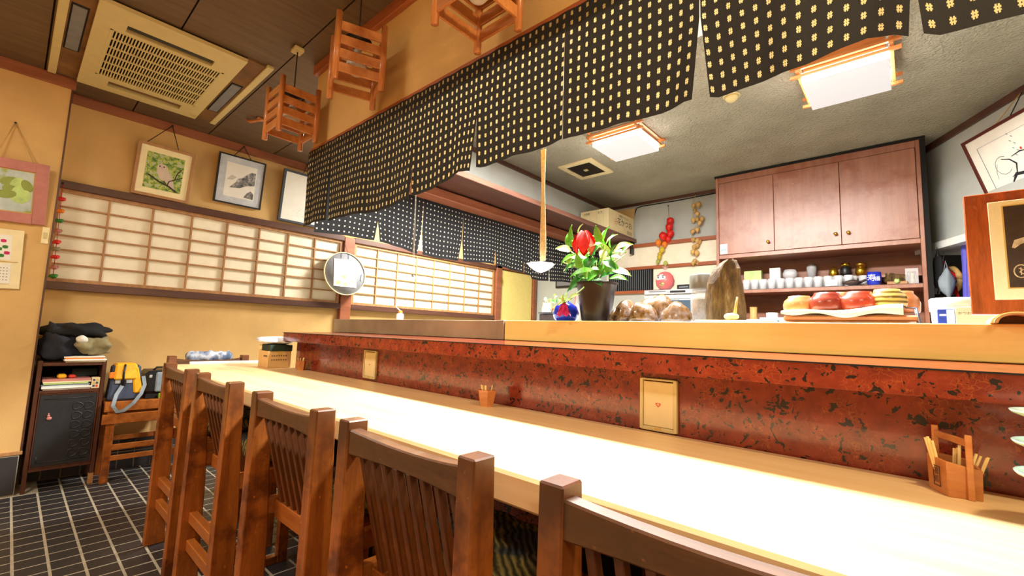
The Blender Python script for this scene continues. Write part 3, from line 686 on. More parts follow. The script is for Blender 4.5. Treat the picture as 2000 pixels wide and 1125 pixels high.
def framed(name, label, fr, fw, fmat, mats, cat='picture', dep=.02, bev=.002):
    t = thing(name, label, cat, fr.P(fr.w/2, 0, 0))
    mb = MB(); w_, h = fr.w, fr.h
    fr.bx(mb, 0, 0, fw, h, -dep, .004); fr.bx(mb, w_-fw, 0, w_, h, -dep, .004); fr.bx(mb, fw, 0, w_-fw, fw, -dep, .004); fr.bx(mb, fw, h-fw, w_-fw, h, -dep, .004)
    obj('frame', mb, fmat, t, bev)
    ins = fw; d = -.004
    for nm, mt, gap in mats:
        ins += gap; q = MB(); fr.bx(q, ins, ins, w_-ins, h-ins, d-.002, d); obj(nm, q, mt, t); d += .0009
    return t, ins, d-.0009
def cord(t, fr, hook, us, mat_='iron', r=.003):
    for u in us: obj('cord', MB().tube([fr.P(u, fr.h, -.008), hook], r, 6), mat_, t)
    obj('hook', MB().ball(hook, .008, 8), mat_, t)
def onw(px, py, d): return onx(px, py, XW+d)
# owl
g = N('leafy_painting'); v = g.coord(); f = g.noise(v, 34, 4, .7); g.set(g.ramp(f, [(.36, S(66, 104, 56)), (.46, S(118, 150, 66)), (.54, S(186, 192, 74)), (.61, S(176, 188, 186)), (.72, S(120, 146, 104))]), .7); M['leafart'] = g.m
fr = Fr(onw(270, 272, .10), onw(385.5, 303, .10), onw(365.5, 399, .035), onw(254.7, 374.7, .035), (1, 0, 0))
t, i0, d = framed('framed_picture', 'wooden framed picture of a pale owl on a branch, on the wall shelf rail', fr, .022, 'shojiwood', [('mount', 'cream', 0), ('painting', 'leafart', .045)])
aw, ah = fr.w-2*i0, fr.h-2*i0; pa = t
ow = MB(); pts = [(.30, .80), (.38, .86), (.50, .85), (.57, .76), (.62, .62), (.74, .44), (.80, .24), (.84, .06), (.72, .14), (.60, .28), (.44, .34), (.34, .46), (.30, .60)]
fr.poly(ow, [(a*aw, b*ah*.85+.0) for a, b in pts], d+.001, i0, i0); obj('owl', ow, plain('owl_pale', S(206, 188, 172), .8), pa, fix=False)
ey_ = MB()
for a in (.36, .47): fr.poly(ey_, [((a+.022*math.cos(k*PI/4))*aw, (.655+.02*math.sin(k*PI/4))*ah) for k in range(8)], d+.0016, i0, i0)
fr.poly(ey_, [(.405*aw, .63*ah), (.425*aw, .63*ah), (.415*aw, .60*ah)], d+.0016, i0, i0); obj('owl_face', ey_, 'ink', pa, fix=False)
br = MB()
for q in ([(.10, .36), (.40, .20), (.66, .12), (.90, -.02)], [(.62, .14), (.66, .28), (.84, .38), (1.0, .48)], [(.80, .36), (.84, .56), (.95, .74)], [(.58, .17), (.52, .26)]):
    for (a, b), (c_, e) in zip(q[:-1], q[1:]):
        A = fr.P(i0+a*aw, i0+b*ah*.9+.012, d+.002); B = fr.P(i0+c_*aw, i0+e*ah*.9+.012, d+.002); br.beam(A, B, .012 if q[0][0] < .5 else .007, .0008, fr.n)
obj('branch', br, 'potbrown', pa, fix=False)
cord(t, fr, onw(337, 246, .032), (.12*fr.w/.5*.6, fr.w*.68))
# ink landscape
g = N('ink_mountain'); v = g.coord((1, 1, 1)); f = g.noise(v, 26, 6, .7); g.set(g.ramp(f, [(.36, S(70, 70, 72)), (.5, S(130, 130, 130)), (.66, S(206, 204, 198))]), .8); M['inkart'] = g.m
M['silk'] = plain('grey_silk_mount', S(196, 202, 210), .7)
fr = Fr(onw(428.7, 295.5, .09), onw(520.7, 320, .09), onw(508, 411, .03), onw(417, 391, .03), (1, 0, 0))
t, i0, d = framed('framed_picture', 'black framed ink landscape of a misty mountain with a grey mount', fr, .012, 'black', [('mount', 'silk', 0), ('painting', 'paper', .055)])
aw, ah = fr.w-2*i0, fr.h-2*i0
mt_ = MB(); fr.poly(mt_, [(.16*aw, .26*ah), (.34*aw, .44*ah), (.40*aw, .56*ah), (.55*aw, .62*ah), (.68*aw, .74*ah), (.82*aw, .84*ah), (.97*aw, .84*ah), (.97*aw, .46*ah), (.70*aw, .40*ah), (.50*aw, .30*ah)], d+.001, i0, i0); obj('mountain', mt_, 'inkart', t, fix=False)
mt_ = MB(); fr.poly(mt_, [(.66*aw, .05*ah), (.74*aw, .18*ah), (.86*aw, .28*ah), (.97*aw, .20*ah), (.97*aw, .03*ah)], d+.001, i0, i0); obj('lower_trees', mt_, 'inkart', t, fix=False)
mt_ = MB(); fr.poly(mt_, [(.05*aw, .48*ah), (.20*aw, .64*ah), (.36*aw, .60*ah), (.24*aw, .50*ah)], d+.001, i0, i0); obj('far_hill', mt_, plain('faint_ink', S(198, 192, 180), .8), t, fix=False)
cord(t, fr, onw(477, 287, .032), (fr.w*.3, fr.w*.66))
# calligraphy frame partly behind the curtain
TL, BL = onw(554.9, 327.8, .09), onw(543, 429.5, .03); dy = Vector((0, .46, 0))
fr = Fr(TL, TL+dy, BL+dy, BL, (1, 0, 0))
t, i0, d = framed('framed_picture', 'dark grey framed white calligraphy sheet partly behind the curtain edge', fr, .022, 'darkwood' if 0 else plain('charcoal_frame', S(66, 72, 82), .4), [('sheet', 'paper', 0)])
mb = MB(); rr = random.Random(4)
for k in range(26):
    a, b = rr.uniform(.12, .34), rr.uniform(.07, .16); L_ = rr.uniform(.004, .012)
    mb.beam(fr.P(a, b, d+.0008), fr.P(a+rr.uniform(-L_, L_), b+rr.uniform(-L_, L_), d+.0008), .0018, .0004, fr.n)
obj('brush_writing', mb, 'slate', t, fix=False)
cord(t, fr, onw(600, 322, .032), (fr.w*.4, fr.w*.62))
# pink framed print and the calendar board on the jut
def onj(px, py, d): return onx(px, py, XJ+d)
g = N('botanical_print'); v = g.coord(); f = g.noise(v, 9, 3, .5); g.set(g.ramp(f, [(.40, S(196, 208, 206)), (.52, S(176, 194, 190)), (.60, S(160, 172, 90)), (.7, S(120, 140, 60))]), .4); M['botart'] = g.m
fr = Fr(onj(-72, 296, .07), onj(102, 322, .07), onj(84, 442.5, .02), onj(-80, 418, .02), (1, 0, 0))
t, i0, d = framed('framed_picture', 'dusty pink framed print of pale green leaves on the left wall', fr, .062, 'pink', [('gold_fillet', 'gold2', -.0), ('print', 'botart', .006)])
aw, ah = fr.w-2*i0, fr.h-2*i0
for k, (a, b, rr_, an) in enumerate([(.55, .72, .045, .3), (.68, .70, .04, 1.1), (.62, .50, .05, -.4), (.80, .56, .055, .8), (.88, .66, .04, 2), (.70, .36, .05, 2.4), (.50, .40, .045, .2), (.86, .40, .04, 1.5)]):
    mb = MB(); c_, s_ = math.cos(an), math.sin(an)
    pts = [(math.cos(q*PI/6)*rr_, math.sin(q*PI/6)*rr_*.62) for q in range(12)]
    fr.poly(mb, [(a*aw+x*c_-y*s_, b*ah+x*s_+y*c_) for x, y in pts], d+.001+k*.0001, i0, i0); obj('painted_leaf', mb, 'leafp' if k % 2 else plain('olive_leaf', S(140, 156, 70), .5), t, fix=False)
hk = onj(30.5, 240, .012); obj('cord', MB().tube([fr.P(fr.w*.80, fr.h, -.01), hk], .0035, 6), 'straw', t); obj('cord', MB().tube([fr.P(fr.w*.34, fr.h, -.01), hk], .0035, 6), 'straw', t); obj('hook', MB().ball(hk, .007, 8), 'iron', t)
fr = Fr(onj(-60, 438, .03), onj(50, 453, .03), onj(35, 563, .012), onj(-66, 562, .012), (1, 0, 0))
t = thing('calendar_board', 'cream calendar board with a small flower print and a paper pad', 'calendar', fr.P(fr.w/2, 0))
mb = MB(); fr.bx(mb, 0, 0, fr.w, fr.h, -.006, .002); obj('board', mb, 'cream', t, .001)
W_, H_ = fr.w, fr.h
mb = MB(); fr.bx(mb, W_*.30, H_*.48, W_*.78, H_*.90, .002, .004); pr = obj('flower_print', mb, 'paper', t)
for k, (a, b, c_) in enumerate([(.62, .80, 'magenta'), (.70, .60, 'magenta'), (.55, .66, 'leafd'), (.66, .70, 'leafd'), (.60, .55, 'leafd'), (.45, .75, 'magenta')]):
    mb = MB(); fr.poly(mb, [(W_*a+.012*math.cos(q*PI/4)*(1+.4*(q % 2)), H_*b+.011*math.sin(q*PI/4)) for q in range(8)], .0046); obj('printed_petal' if c_ == 'magenta' else 'printed_leaf', mb, c_, pr, fix=False)
mb = MB(); fr.bx(mb, W_*.30, H_*.08, W_*.80, H_*.42, .002, .006); pd = obj('calendar_pad', mb, 'paper', t)
mb = MB()
for r_ in range(5):
    for c_ in range(7): u = W_*(.35+.062*c_); v_ = H_*(.14+.05*r_); fr.bx(mb, u, v_, u+.006, v_+.005, .006, .0063)
tag(obj('printed_dates', mb, 'slate', pd, fix=False), kind='stuff')
mb = MB()
for k in range(5): mb.tube([fr.P(W_*.3, H_*(.45+.004*k), .004), fr.P(W_*.6, H_*(.452+.002*k), .008), fr.P(W_*.93, H_*(.455-.002*k), .004)], .001, 4)
obj('raffia_cord', mb, 'gold2', t)
q = onj(91, 470, .006)
t = thing('switch_plate', 'small cream switch plate at the edge of the wall jut', 'switch', (XJ, .10, 1.66))
obj('plate', MB().box((XJ, .088, 1.61), (XJ+.008, .122, 1.72)), 'cream', t, .002); obj('rocker', MB().box((XJ+.008, .096, 1.645), (XJ+.013, .114, 1.685)), 'acplastic', t, .001)
# charm string
A, B = onw(123, 358, .055), onw(103, 545, .055)
t = thing('charm_garland', 'hanging string of nine tiny red and green fabric charms by the window', 'garland', A)
obj('string', MB().tube([A, B], .002, 5), 'ribbon', t); obj('hook', MB().ball(A, .008, 8), 'iron', t)
for k, (py, c_) in enumerate([(389, 'flower'), (412, 'orangep'), (431, 'leafd'), (451, 'pink'), (473, 'flower'), (486, 'olive'), (502, 'flower'), (522, 'pink'), (539, 'leafd')]):
    q = onw(lerp(123, 103, (py-358)/187), py, .055); mb = MB().ball(q, (.016, .022, .015), 10, noise=.12, seed=k)
    mb.ball(q+Vector((0, .016, .006)), .009, 8); mb.ball(q+Vector((0, -.016, -.004)), .008, 8); obj('charm', mb, c_, t)
# round fan-like tray with a flower card
cc = onx(674, 534.5, XW+.12); rad = .155*1.06
nrm = Vector((1, 0, .12)).normalized(); ey = (Vector((0, 0, 1))-nrm*nrm.z).normalized(); ex = ey.cross(nrm)
R = Matrix((ex, ey, nrm)).transposed()
t = thing('round_wall_tray', 'round grey tray with a cream rim holding a pale flower card, hung on the post', 'tray', cc)
rr_ = (onx(714, 534, cc.x)-onx(634, 534, cc.x)).length/2
print('tray radius', rr_)
mb = MB().lathe([(0, -.006), (rr_, -.006), (rr_, .0), (0, 0)], n=40); mb.v = [cc+R@p for p in mb.v]; obj('disc', mb, plain('grey_disc', S(132, 134, 142), .7), t)
mb = MB().lathe([(rr_-.006, -.008), (rr_+.002, -.008), (rr_+.002, .008), (rr_-.006, .008), (rr_-.006, -.008)], n=40); mb.v = [cc+R@p for p in mb.v]; obj('rim', mb, 'cream', t)
def tp(u, v_, d): return cc + R @ Vector((u*rr_, v_*rr_, d))
cd = obj('flower_card', MB().slab([tp(-.55, -.62, .003), tp(.55, -.62, .003), tp(.55, .64, .003), tp(-.55, .64, .003)], R @ Vector((0, 0, .003))), 'paper', t)
for k, (u, v_, s_, c_) in enumerate([(-.08, .28, .13, 'cream'), (-.06, -.15, .13, 'leafp'), (-.34, -.45, .14, 'leafp'), (.30, -.05, .10, 'cream'), (.02, -.50, .12, 'leafp'), (.34, -.35, .07, 'leafp')]):
    mb = MB().add([tp(u+s_*math.cos(q*PI/5)*(1 if q % 2 else .8), v_+s_*.7*math.sin(q*PI/5), .0066) for q in range(10)], [tuple(range(10))]); obj('printed_flower', mb, c_, cd, fix=False)
obj('metal_ornament', MB().beam(tp(.78, -.25, .004), tp(.84, .06, .004), .012, .003, nrm), 'slate', t)
for u in (-.2, .15): obj('hanging_loop', MB().tube([tp(u, .72, .004), tp(u*1.05, .88, .006), (XW+.06, cc.y, cc.z+rr_*1.45)], .0018, 5), 'iron', t)

# ------------------------------------------------------------------ left corner: cabinet, jackets, papers, stool, bags
cx0, cx1, cy0, cy1 = -4.545, -4.262, .155, .492
t = thing('low_cabinet', 'low dark cabinet with a black padded leather door and an open shelf', 'cabinet', (-4.4, .32, 0))
for y0, y1 in ((cy0, cy0+.022), (cy1-.022, cy1)):
    obj('side_panel', MB().box((cx0, y0, .12), (cx1-.02, y1, .83)), 'darkwood', t)
    for x0 in (cx0, cx1-.025): obj('leg', MB().beam(((x0+.012), (y0+y1)/2, .0), (x0+.012, (y0+y1)/2, .84), .024, .022, (0, 1, 0)), 'darkwood', t, .003)
obj('foot_tip', MB().box((cx1-.028, cy1-.025, .001), (cx1+.002, cy1+.002, .07)), 'shojiwood', t)
obj('top_board', MB().box((cx0, cy0+.022, .805), (cx1, cy1-.022, .827)), 'darkwood', t, .002)
obj('shelf_board', MB().box((cx0, cy0+.022, .625), (cx1, cy1-.022, .645)), 'darkwood', t, .002)
obj('bottom_board', MB().box((cx0, cy0+.022, .13), (cx1, cy1-.022, .15)), 'darkwood', t, .002)
obj('back_panel', MB().box((cx0, cy0+.022, .15), (cx0+.008, cy1-.022, .805)), 'dark', t)
dr = obj('door', MB().box((cx1-.014, cy0+.026, .153), (cx1, cy1-.026, .622)), 'leather', t, .006)
fr_ = MB()
for a in ((cy0+.024, .151, cy0+.030, .624), (cy1-.030, .151, cy1-.024, .624), (cy0+.03, .151, cy1-.03, .157), (cy0+.03, .618, cy1-.03, .624)): fr_.box((cx1-.002, a[0], a[1]), (cx1+.003, a[2], a[3]))
obj('door_edging', fr_, 'darkwood', dr)
mb = MB()
y0, y1, z0, z1 = cy0+.05, cy1-.05, .185, .59
for a, b in (((y0, z0), (y1, z0)), ((y0, z1), (y1, z1)), ((y0, z0), (y0, z0+.04))): mb.tube([(cx1+.001, a[0], a[1]), (cx1+.001, b[0], b[1])], .003, 6)
obj('pressed_border', mb, 'leather', dr)
pt = None
for j in range(6):
    for i in range(2):
        y_, z_ = cy1-.125+i*.055, .225+j*.062
        mb = MB(); pts = []
        for q in range(13): a = 2*PI*q/12; pts.append((cx1+.001, y_+.024*math.cos(a)+.006*math.cos(2*a), z_+.024*math.sin(a)))
        mb.tube(pts, .0042, 6, False); obj('pressed_ring', mb, 'leather', dr)
mb = MB().tube([(cx1+.004, .235, .50), (cx1+.006, .238, .47)], .003, 6); mb.ball((cx1+.007, .24, .465), (.006, .014, .012), 8); mb.ball((cx1+.007, .236, .482), (.005, .008, .008), 8)
single('key_charm', mb, 'pink', 'tiny pink charm hanging on the black leather cabinet door', 'charm')
# magazines
def sheets(name, label, x0, x1, y0, y1, z, hs, mats, grp, labels, cat='magazine'):
    for k, (h, m_) in enumerate(zip(hs, mats)):
        r_ = random.Random(k+len(label)); j = r_.uniform(-.008, .008); R = Matrix.Rotation(r_.uniform(-.04, .04), 3, 'Z')
        mb = MB().box((x0+j, y0+r_.uniform(0, .012), z), (x1+j, y1-r_.uniform(0, .02), z+h-.0006), R)
        single(name, mb, m_, labels[k], cat, .001, grp); z += h
    return z
sheets('magazine', 'a', -4.50, -4.268, .180, .425, .646, [.010, .012, .007, .008, .010, .008, .016], ['paper', 'paper', 'silk', 'slate', 'leafp', 'cream', 'pink'], 'magazines in the open cabinet shelf',
       ['white magazine at the very bottom of the cabinet shelf pile', 'thick white magazine second from the bottom in the shelf pile', 'thin grey magazine third from the bottom of the shelf pile', 'blue-grey magazine in the middle of the cabinet shelf pile', 'greenish magazine above the blue-grey one in the shelf pile', 'cream magazine just below the pink top of the shelf pile', 'pinkish papers on top of the cabinet shelf pile'])
sheets('magazine', 'b', -4.46, -4.25, .27, .485, .8275, [.010, .012, .009, .008], ['cardpale', 'paper', 'orangep', 'paper'], 'magazines on the cabinet top',
       ['cream booklet flat on the cabinet top under the white one', 'white magazine second from the bottom on the cabinet top', 'orange covered booklet under the jackets on the cabinet', 'thin white booklet touching the olive jacket on the cabinet'])
single('card_pack', MB().box((-4.33, .425, .646), (-4.27, .468, .72)), 'cardpale', 'small patterned box standing at the right of the cabinet shelf', 'box', .002)
pk = bpy.data.objects['card_pack']; WM['card_pack'] = Matrix.Translation(pk.location)
for i in range(2):
    for j in range(3): obj('printed_square', MB().box((-4.2699, .431+i*.016, .655+j*.02), (-4.2692, .443+i*.016, .670+j*.02)), ['navy', 'gold2', 'navy', 'red', 'navy', 'gold2'][i*3+j], pk)
single('yellow_case', MB().box((-4.40, .255, .718), (-4.30, .30, .745)), 'yellow', 'yellow rounded case on the shelf pile in the cabinet', 'case', .008)
single('red_case', MB().box((-4.40, .31, .718), (-4.31, .348, .738)), 'red', 'red rounded case beside the yellow one in the cabinet', 'case', .008)
single('green_folder', MB().box((-4.53, .33, .718), (-4.42, .465, .772)), 'green', 'dark green folder at the back of the cabinet shelf', 'folder', .003)
# clothes
def cloth(name, label, c, r, mat_, seed, noise=.06, n=28, cut=None):
    mb = MB().ball(c, r, n, noise=noise, seed=seed)
    rr = random.Random(seed); ph = [rr.uniform(0, 6) for _ in range(6)]
    out = []
    for p in mb.v:
        d = p-Vector(c); f = 1+.09*math.sin(d.y*60+ph[0]+d.z*30)+.08*math.sin(d.z*95+d.y*35+ph[1])+.06*math.sin(d.x*80+ph[2]-d.z*60)+.04*math.sin(d.y*150+d.z*90)
        q = Vector(c)+d*f
        if cut is not None and q.z < cut: q.z = cut+.001*abs(math.sin(d.y*40))
        q.x = max(q.x, XW+.004); q.y = max(q.y, YJ+.006) if q.x < XJ else q.y
        out.append(q)
    mb.v = out; return single(name, mb, mat_, label, 'clothing')
M['blackcloth'] = plain('black_cloth', S(20, 20, 22), .9, bump=.3, bsc=80); M['navycloth'] = plain('dark_navy_cloth', S(34, 36, 46), .85, bump=.3, bsc=60)
M['olivecloth'] = plain('olive_cloth', S(146, 136, 100), .9, var=.2, bump=.3, bsc=60)
cloth('jacket', 'dark navy nylon jacket bunched on the left of the cabinet top', (-4.39, .258, .935), (.12, .118, .125), 'navycloth', 3, .10, cut=.83)
cloth('jacket', 'crumpled olive jacket lying on the papers on the cabinet', (-4.38, .41, .94), (.12, .10, .070), 'olivecloth', 5, .12, cut=.868)
cloth('coat', 'black coat draped over the top of the clothes heap', (-4.41, .325, 1.035), (.13, .175, .060), 'blackcloth', 8, .07)
cloth('white_cloth', 'small white cloth peeking out under the black coat', (-4.27, .352, .985), (.02, .030, .03), 'paper', 9, .05, 14)
# stool
t = thing('wooden_stool', 'low wooden stool by the back wall carrying the bags', 'stool', (-4.36, .74, 0))
sx0, sx1, sy0, sy1 = -4.53, -4.19, .50, .93
for x in (sx0+.03, sx1-.045):
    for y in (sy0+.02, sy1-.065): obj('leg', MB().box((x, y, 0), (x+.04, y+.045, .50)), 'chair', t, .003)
for x in (sx0, sx1-.022):
    obj('seat_rail', MB().box((x, sy0, .485), (x+.024, sy1, .553)), 'chairx', t, .003)
    obj('apron', MB().box((x+.004, sy0-.006, .40), (x+.028, sy1, .468)), 'chairx', t, .003)
    for z in (.15, .225): obj('stretcher', MB().box((x+.008, sy0+.06, z), (x+.026, sy1-.06, z+.034)), 'chairx', t, .002)
obj('seat_board', MB().box((sx0+.024, sy0+.002, .53), (sx1-.022, sy1-.002, .549)), 'chairx', t, .002)
# yellow and navy shoulder bag
bo = Vector((-4.31, .60, .553))
t = thing('shoulder_bag', 'yellow and navy shoulder bag with a hanging grey strap on the stool', 'bag', bo)
def tap(y0, y1, z0, z1, x0, x1, ty=.02, tx=.02): return MB().hexa([(x0, y0, z0), (x1, y0, z0), (x1, y1, z0), (x0, y1, z0), (x0+tx, y0+ty, z1), (x1-tx, y0+ty, z1), (x1-tx, y1-ty, z1), (x0+tx, y1-ty, z1)])
obj('body', tap(.515, .70, .553, .80, -4.40, -4.245, .015, .012), 'navy', t, .012)
obj('flap', tap(.535, .665, .70, .812, -4.405, -4.222, .006, .02), 'yellow', t, .010)
obj('side_panel', MB().hexa([(-4.385, .64, .60), (-4.235, .655, .60), (-4.235, .708, .60), (-4.385, .708, .60), (-4.385, .625, .79), (-4.235, .63, .79), (-4.235, .665, .79), (-4.385, .67, .79)]), 'yellow', t, .008)
obj('grey_band', MB().box((-4.246, .545, .672), (-4.238, .64, .70)), 'silver', t, .003)
obj('orange_tab', MB().box((-4.25, .51, .71), (-4.235, .545, .755)), 'orangep', t, .006)
obj('buckle', MB().box((-4.24, .575, .655), (-4.226, .605, .70)), 'black', t, .003)
obj('front_strap', MB().tube([(-4.228, .59, .81), (-4.222, .585, .74), (-4.222, .588, .66)], .007, 6), 'black', t)
mb = MB(); pts = [(-4.225, .585, .66), (-4.20, .555, .60), (-4.17, .54, .53), (-4.165, .565, .487), (-4.165, .60, .492), (-4.17, .65, .54), (-4.19, .69, .60), (-4.22, .71, .66), (-4.24, .70, .72)]
v_ = []
for k, p in enumerate(pts):
    p = Vector(p); d = (Vector(pts[min(k+1, 8)])-Vector(pts[max(k-1, 0)])).normalized(); s_ = d.cross(Vector((1, 0, 0))).normalized()*.011
    v_ += [p-s_, p+s_, p+s_+Vector((.003, 0, 0)), p-s_+Vector((.003, 0, 0))]
mb.add(v_, [(4*k+a, 4*k+(a+1) % 4, 4*k+4+(a+1) % 4, 4*k+4+a) for k in range(8) for a in range(4)]+[(3, 2, 1, 0), (32, 33, 34, 35)], False); obj('strap', mb, 'slate', t)
# grey case
t = thing('camera_case', 'black and grey hard case standing on the stool', 'case', (-4.38, .80, .553))
obj('body', MB().box((-4.50, .715, .585), (-4.25, .915, .755)), 'black', t, .022)
obj('front_shell', MB().box((-4.252, .775, .60), (-4.236, .905, .745)), 'slate', t, .01)
obj('handle', MB().tube([(-4.33, .77, .752), (-4.33, .79, .775), (-4.33, .84, .775), (-4.33, .86, .752)], .007, 8), 'black', t)
obj('latch', MB().cbox((-4.25, .745, .715), (.012, .018, .022)), 'silver', t, .003)
obj('foot', MB().box((-4.48, .73, .553), (-4.27, .90, .585)), 'black', t)
single('green_box', MB().box((-4.245, .80, .553), (-4.205, .90, .588)), 'lime', 'small bright green box in front of the hard case', 'box', .003)
# shawl over chair at the table end
M['shawl'] = None
g = N('patterned_shawl'); v = g.coord(); f = g.noise(v, 11, 3, .5); g.set(g.ramp(f, [(.38, S(60, 70, 98)), (.47, S(110, 122, 146)), (.55, S(176, 182, 188)), (.66, S(84, 100, 128))]), .9); g.bump(f, .2, .01); M['shawl'] = g.m
mb = MB(); v_ = []; n = 22
for i in range(n+1):
    y = .80+.27*i/n; th = .006*math.sin(i*1.3)+.004*math.sin(i*2.9)
    for k in range(12):
        a = 2*PI*k/12; rx = .040+th; rz = .036+th*.8
        e = min(1, (min(i, n-i)+.6)/3)**.5
        v_.append(Vector((-3.583+math.cos(a)*rx*e+.004*math.sin(i+k), y, .898+math.sin(a)*rz*e+.004*math.sin(k*2+i*.7))))
mb.add(v_, [(i*12+k, i*12+(k+1) % 12, (i+1)*12+(k+1) % 12, (i+1)*12+k) for i in range(n) for k in range(12)]+[tuple(range(12))[::-1], tuple(range(n*12, n*12+12))], True)
single('shawl', mb, 'shawl', 'blue and white patterned shawl laid over the chair at the table end', 'shawl')

# ------------------------------------------------------------------ on the table
t = thing('cardboard_box', 'small plain cardboard box standing at the far end of the table', 'box', (-3.1, 1.19, TZ), 0)
BX0, BX1, BY0, BY1, BZ = -3.16, -3.0, 1.095, 1.235, .962
obj('carton', MB().box((BX0, BY0, TZ), (BX1, BY1, BZ)), 'card', t, .002)
obj('tape', MB().box((BX1, 1.15, BZ-.03), (BX1+.0008, 1.18, BZ)), 'gold2', t)
for z in (.93, .905):
    mb = MB()
    for k in range(7): mb.box((BX1+.0002, 1.115+.014*k, z), (BX1+.001, 1.122+.014*k, z+.006))
    tag(obj('printed_marks', mb, 'clay', t), kind='stuff')
mb = MB()
for k in range(5): mb.box((BX0+.09+.012*k, BY0-.001, .925), (BX0+.097+.012*k, BY0-.0002, .935))
tag(obj('printed_stamp', mb, 'clay', t), kind='stuff')
t = thing('green_tin', 'dark green box with a cream end resting on the cardboard box', 'box', (-3.08, 1.17, BZ))
obj('body', MB().box((-3.13, BY0+.005, BZ+.0005), (-2.995, BY1+.003, BZ+.04)), 'green', t, .003); obj('cream_end', MB().box((-3.175, BY0+.005, BZ+.0005), (-3.131, BY1, BZ+.036)), 'cardpale', t, .004)
mb = MB().ball((-3.10, 1.16, BZ+.064), (.135, .10, .028), 22, noise=.08, seed=2); mb.v = [Vector((p.x, min(p.y, 1.259), max(p.z, BZ+.0405))) for p in mb.v]
M['bagplastic'] = plain('crinkled_white_plastic', S(222, 228, 236), .25, var=.15, sc_=40, bump=.5, bsc=60)
t = single('plastic_bag', mb, 'bagplastic', 'crumpled white plastic bag lying on the dark green box', 'bag')
# toothpick cups
def cup(label, c, s=1.0, rz=.2):
    t = thing('toothpick_cup', label, 'cup', c, rz)
    w0, w1, h = .024*s, .034*s, .058*s
    def ring(wd, z, k=1): return [Vector((wd*math.cos(PI/3*q)*1.15, wd*math.sin(PI/3*q)*.8, z)) for q in range(6)]
    a, b, c2, d = ring(w0, .0), ring(w1, h), ring(w1*.86, h), ring(w0*.8, .012)
    mb = MB().add(a+b+c2+d, [tuple(range(6))[::-1]]+[(i, (i+1) % 6, 6+(i+1) % 6, 6+i) for i in range(6)]+[(6+i, 6+(i+1) % 6, 12+(i+1) % 6, 12+i) for i in range(6)]+[(12+i, 12+(i+1) % 6, 18+(i+1) % 6, 18+i) for i in range(6)]+[tuple(range(18, 24))])
    mb.v = [wm(t) @ p for p in mb.v]; obj('body', mb, 'lanterns', t)
    r_ = random.Random(int(c[0]*100))
    for k in range(5):
        a_ = r_.uniform(0, 6); lean = .30
        p0 = Vector((.008*math.cos(a_), .006*math.sin(a_), .014)); p1 = p0+Vector((math.cos(a_)*lean*.05, math.sin(a_)*.3*.04, .062*s))
        mb = MB().beam(wm(t) @ p0, wm(t) @ p1, .007 if k < 2 else .003, .0025); obj('toothpick', mb, 'toothp', t)
cup('small wooden toothpick cup on the table between the two wall plates', (-1.165, 1.182, TZ))
cup('small wooden toothpick cup on the table beside the cardboard box', (-2.80, 1.215, TZ), .98, .1)
# chopstick box with handle
t = thing('chopstick_box', 'wooden carry box with a handle holding chopsticks, at the right of the table', 'box', (.055, 1.195, TZ), 0)
fl_ = [(.012, 1.196), (.036, 1.150), (.081, 1.163), (.072, 1.228), (.020, 1.236)]
h0, h1 = TZ, TZ+.062
ctr = Vector((sum(p[0] for p in fl_)/5, sum(p[1] for p in fl_)/5, 0))
hs = [.064, .062, .052, .058, .062]
out_ = [Vector((x, y, TZ)) for x, y in fl_]; top_ = [Vector((x+(x-ctr.x)*.04, y+(y-ctr.y)*.04, TZ+h)) for (x, y), h in zip(fl_, hs)]
for i in range(5):
    j = (i+1) % 5
    def ins(p): return p+(Vector((ctr.x, ctr.y, p.z))-p)*.12
    obj('side_board', MB().hexa([out_[i], out_[j], ins(out_[j]), ins(out_[i]), top_[i], top_[j], ins(top_[j]), ins(top_[i])]), 'lanterns', t, .0008)
obj('base_board', MB().poly([(p.x+(ctr.x-p.x)*.1, p.y+(ctr.y-p.y)*.1, TZ+.001) for p in out_], (0, 0, .006)), 'lanterns', t)
obj('handle_post', MB().box((.0615, 1.152, TZ), (.071, 1.1585, TZ+.112)), 'lanterns', t, .001)
obj('handle_post', MB().box((.020, 1.232, TZ), (.030, 1.2385, TZ+.114)), 'lanterns', t, .001)
obj('handle_bar', MB().beam((.066, 1.156, TZ+.097), (.025, 1.235, TZ+.099), .006, .012), 'lanterns', t, .001)
e1 = (out_[1]-out_[0]).normalized(); nn_ = e1.cross(Vector((0, 0, 1))).normalized()
mid = out_[0]*.5+out_[1]*.5+Vector((0, 0, .030))+nn_*.0012
mb = MB()
for u0, u1, z0, z1 in ((-.009, .009, -.018, -.0165), (-.009, .009, .0165, .018), (-.009, -.0078, -.018, .018), (.0078, .009, -.018, .018)): mb.slab([mid+e1*u0+Vector((0, 0, z0)), mid+e1*u1+Vector((0, 0, z0)), mid+e1*u1+Vector((0, 0, z1)), mid+e1*u0+Vector((0, 0, z1))], nn_*.0004)
obj('stamp_border', mb, 'clay', t)
text('stamp_characters', '箸\n処', 'clay', t, mid+nn_*.0002+Vector((0, 0, .001)), e1, (0, 0, 1), .014, .0004)
r_ = random.Random(3)
for k in range(13):
    g_ = k % 3
    bp = [Vector((.030, 1.182, TZ+.01)), Vector((.050, 1.19, TZ+.01)), Vector((.066, 1.19, TZ+.01))][g_]+Vector((r_.uniform(-.006, .006), r_.uniform(-.006, .006), 0))
    tip = bp+Vector([(-.016, -.006, .085), (.002, .006, .075), (.018, .004, .062)][g_])+Vector((r_.uniform(-.004, .004), r_.uniform(-.004, .004), r_.uniform(-.006, .004)))
    obj('chopstick', MB().beam(bp, tip, .0034, .0034), 'toothp', t)
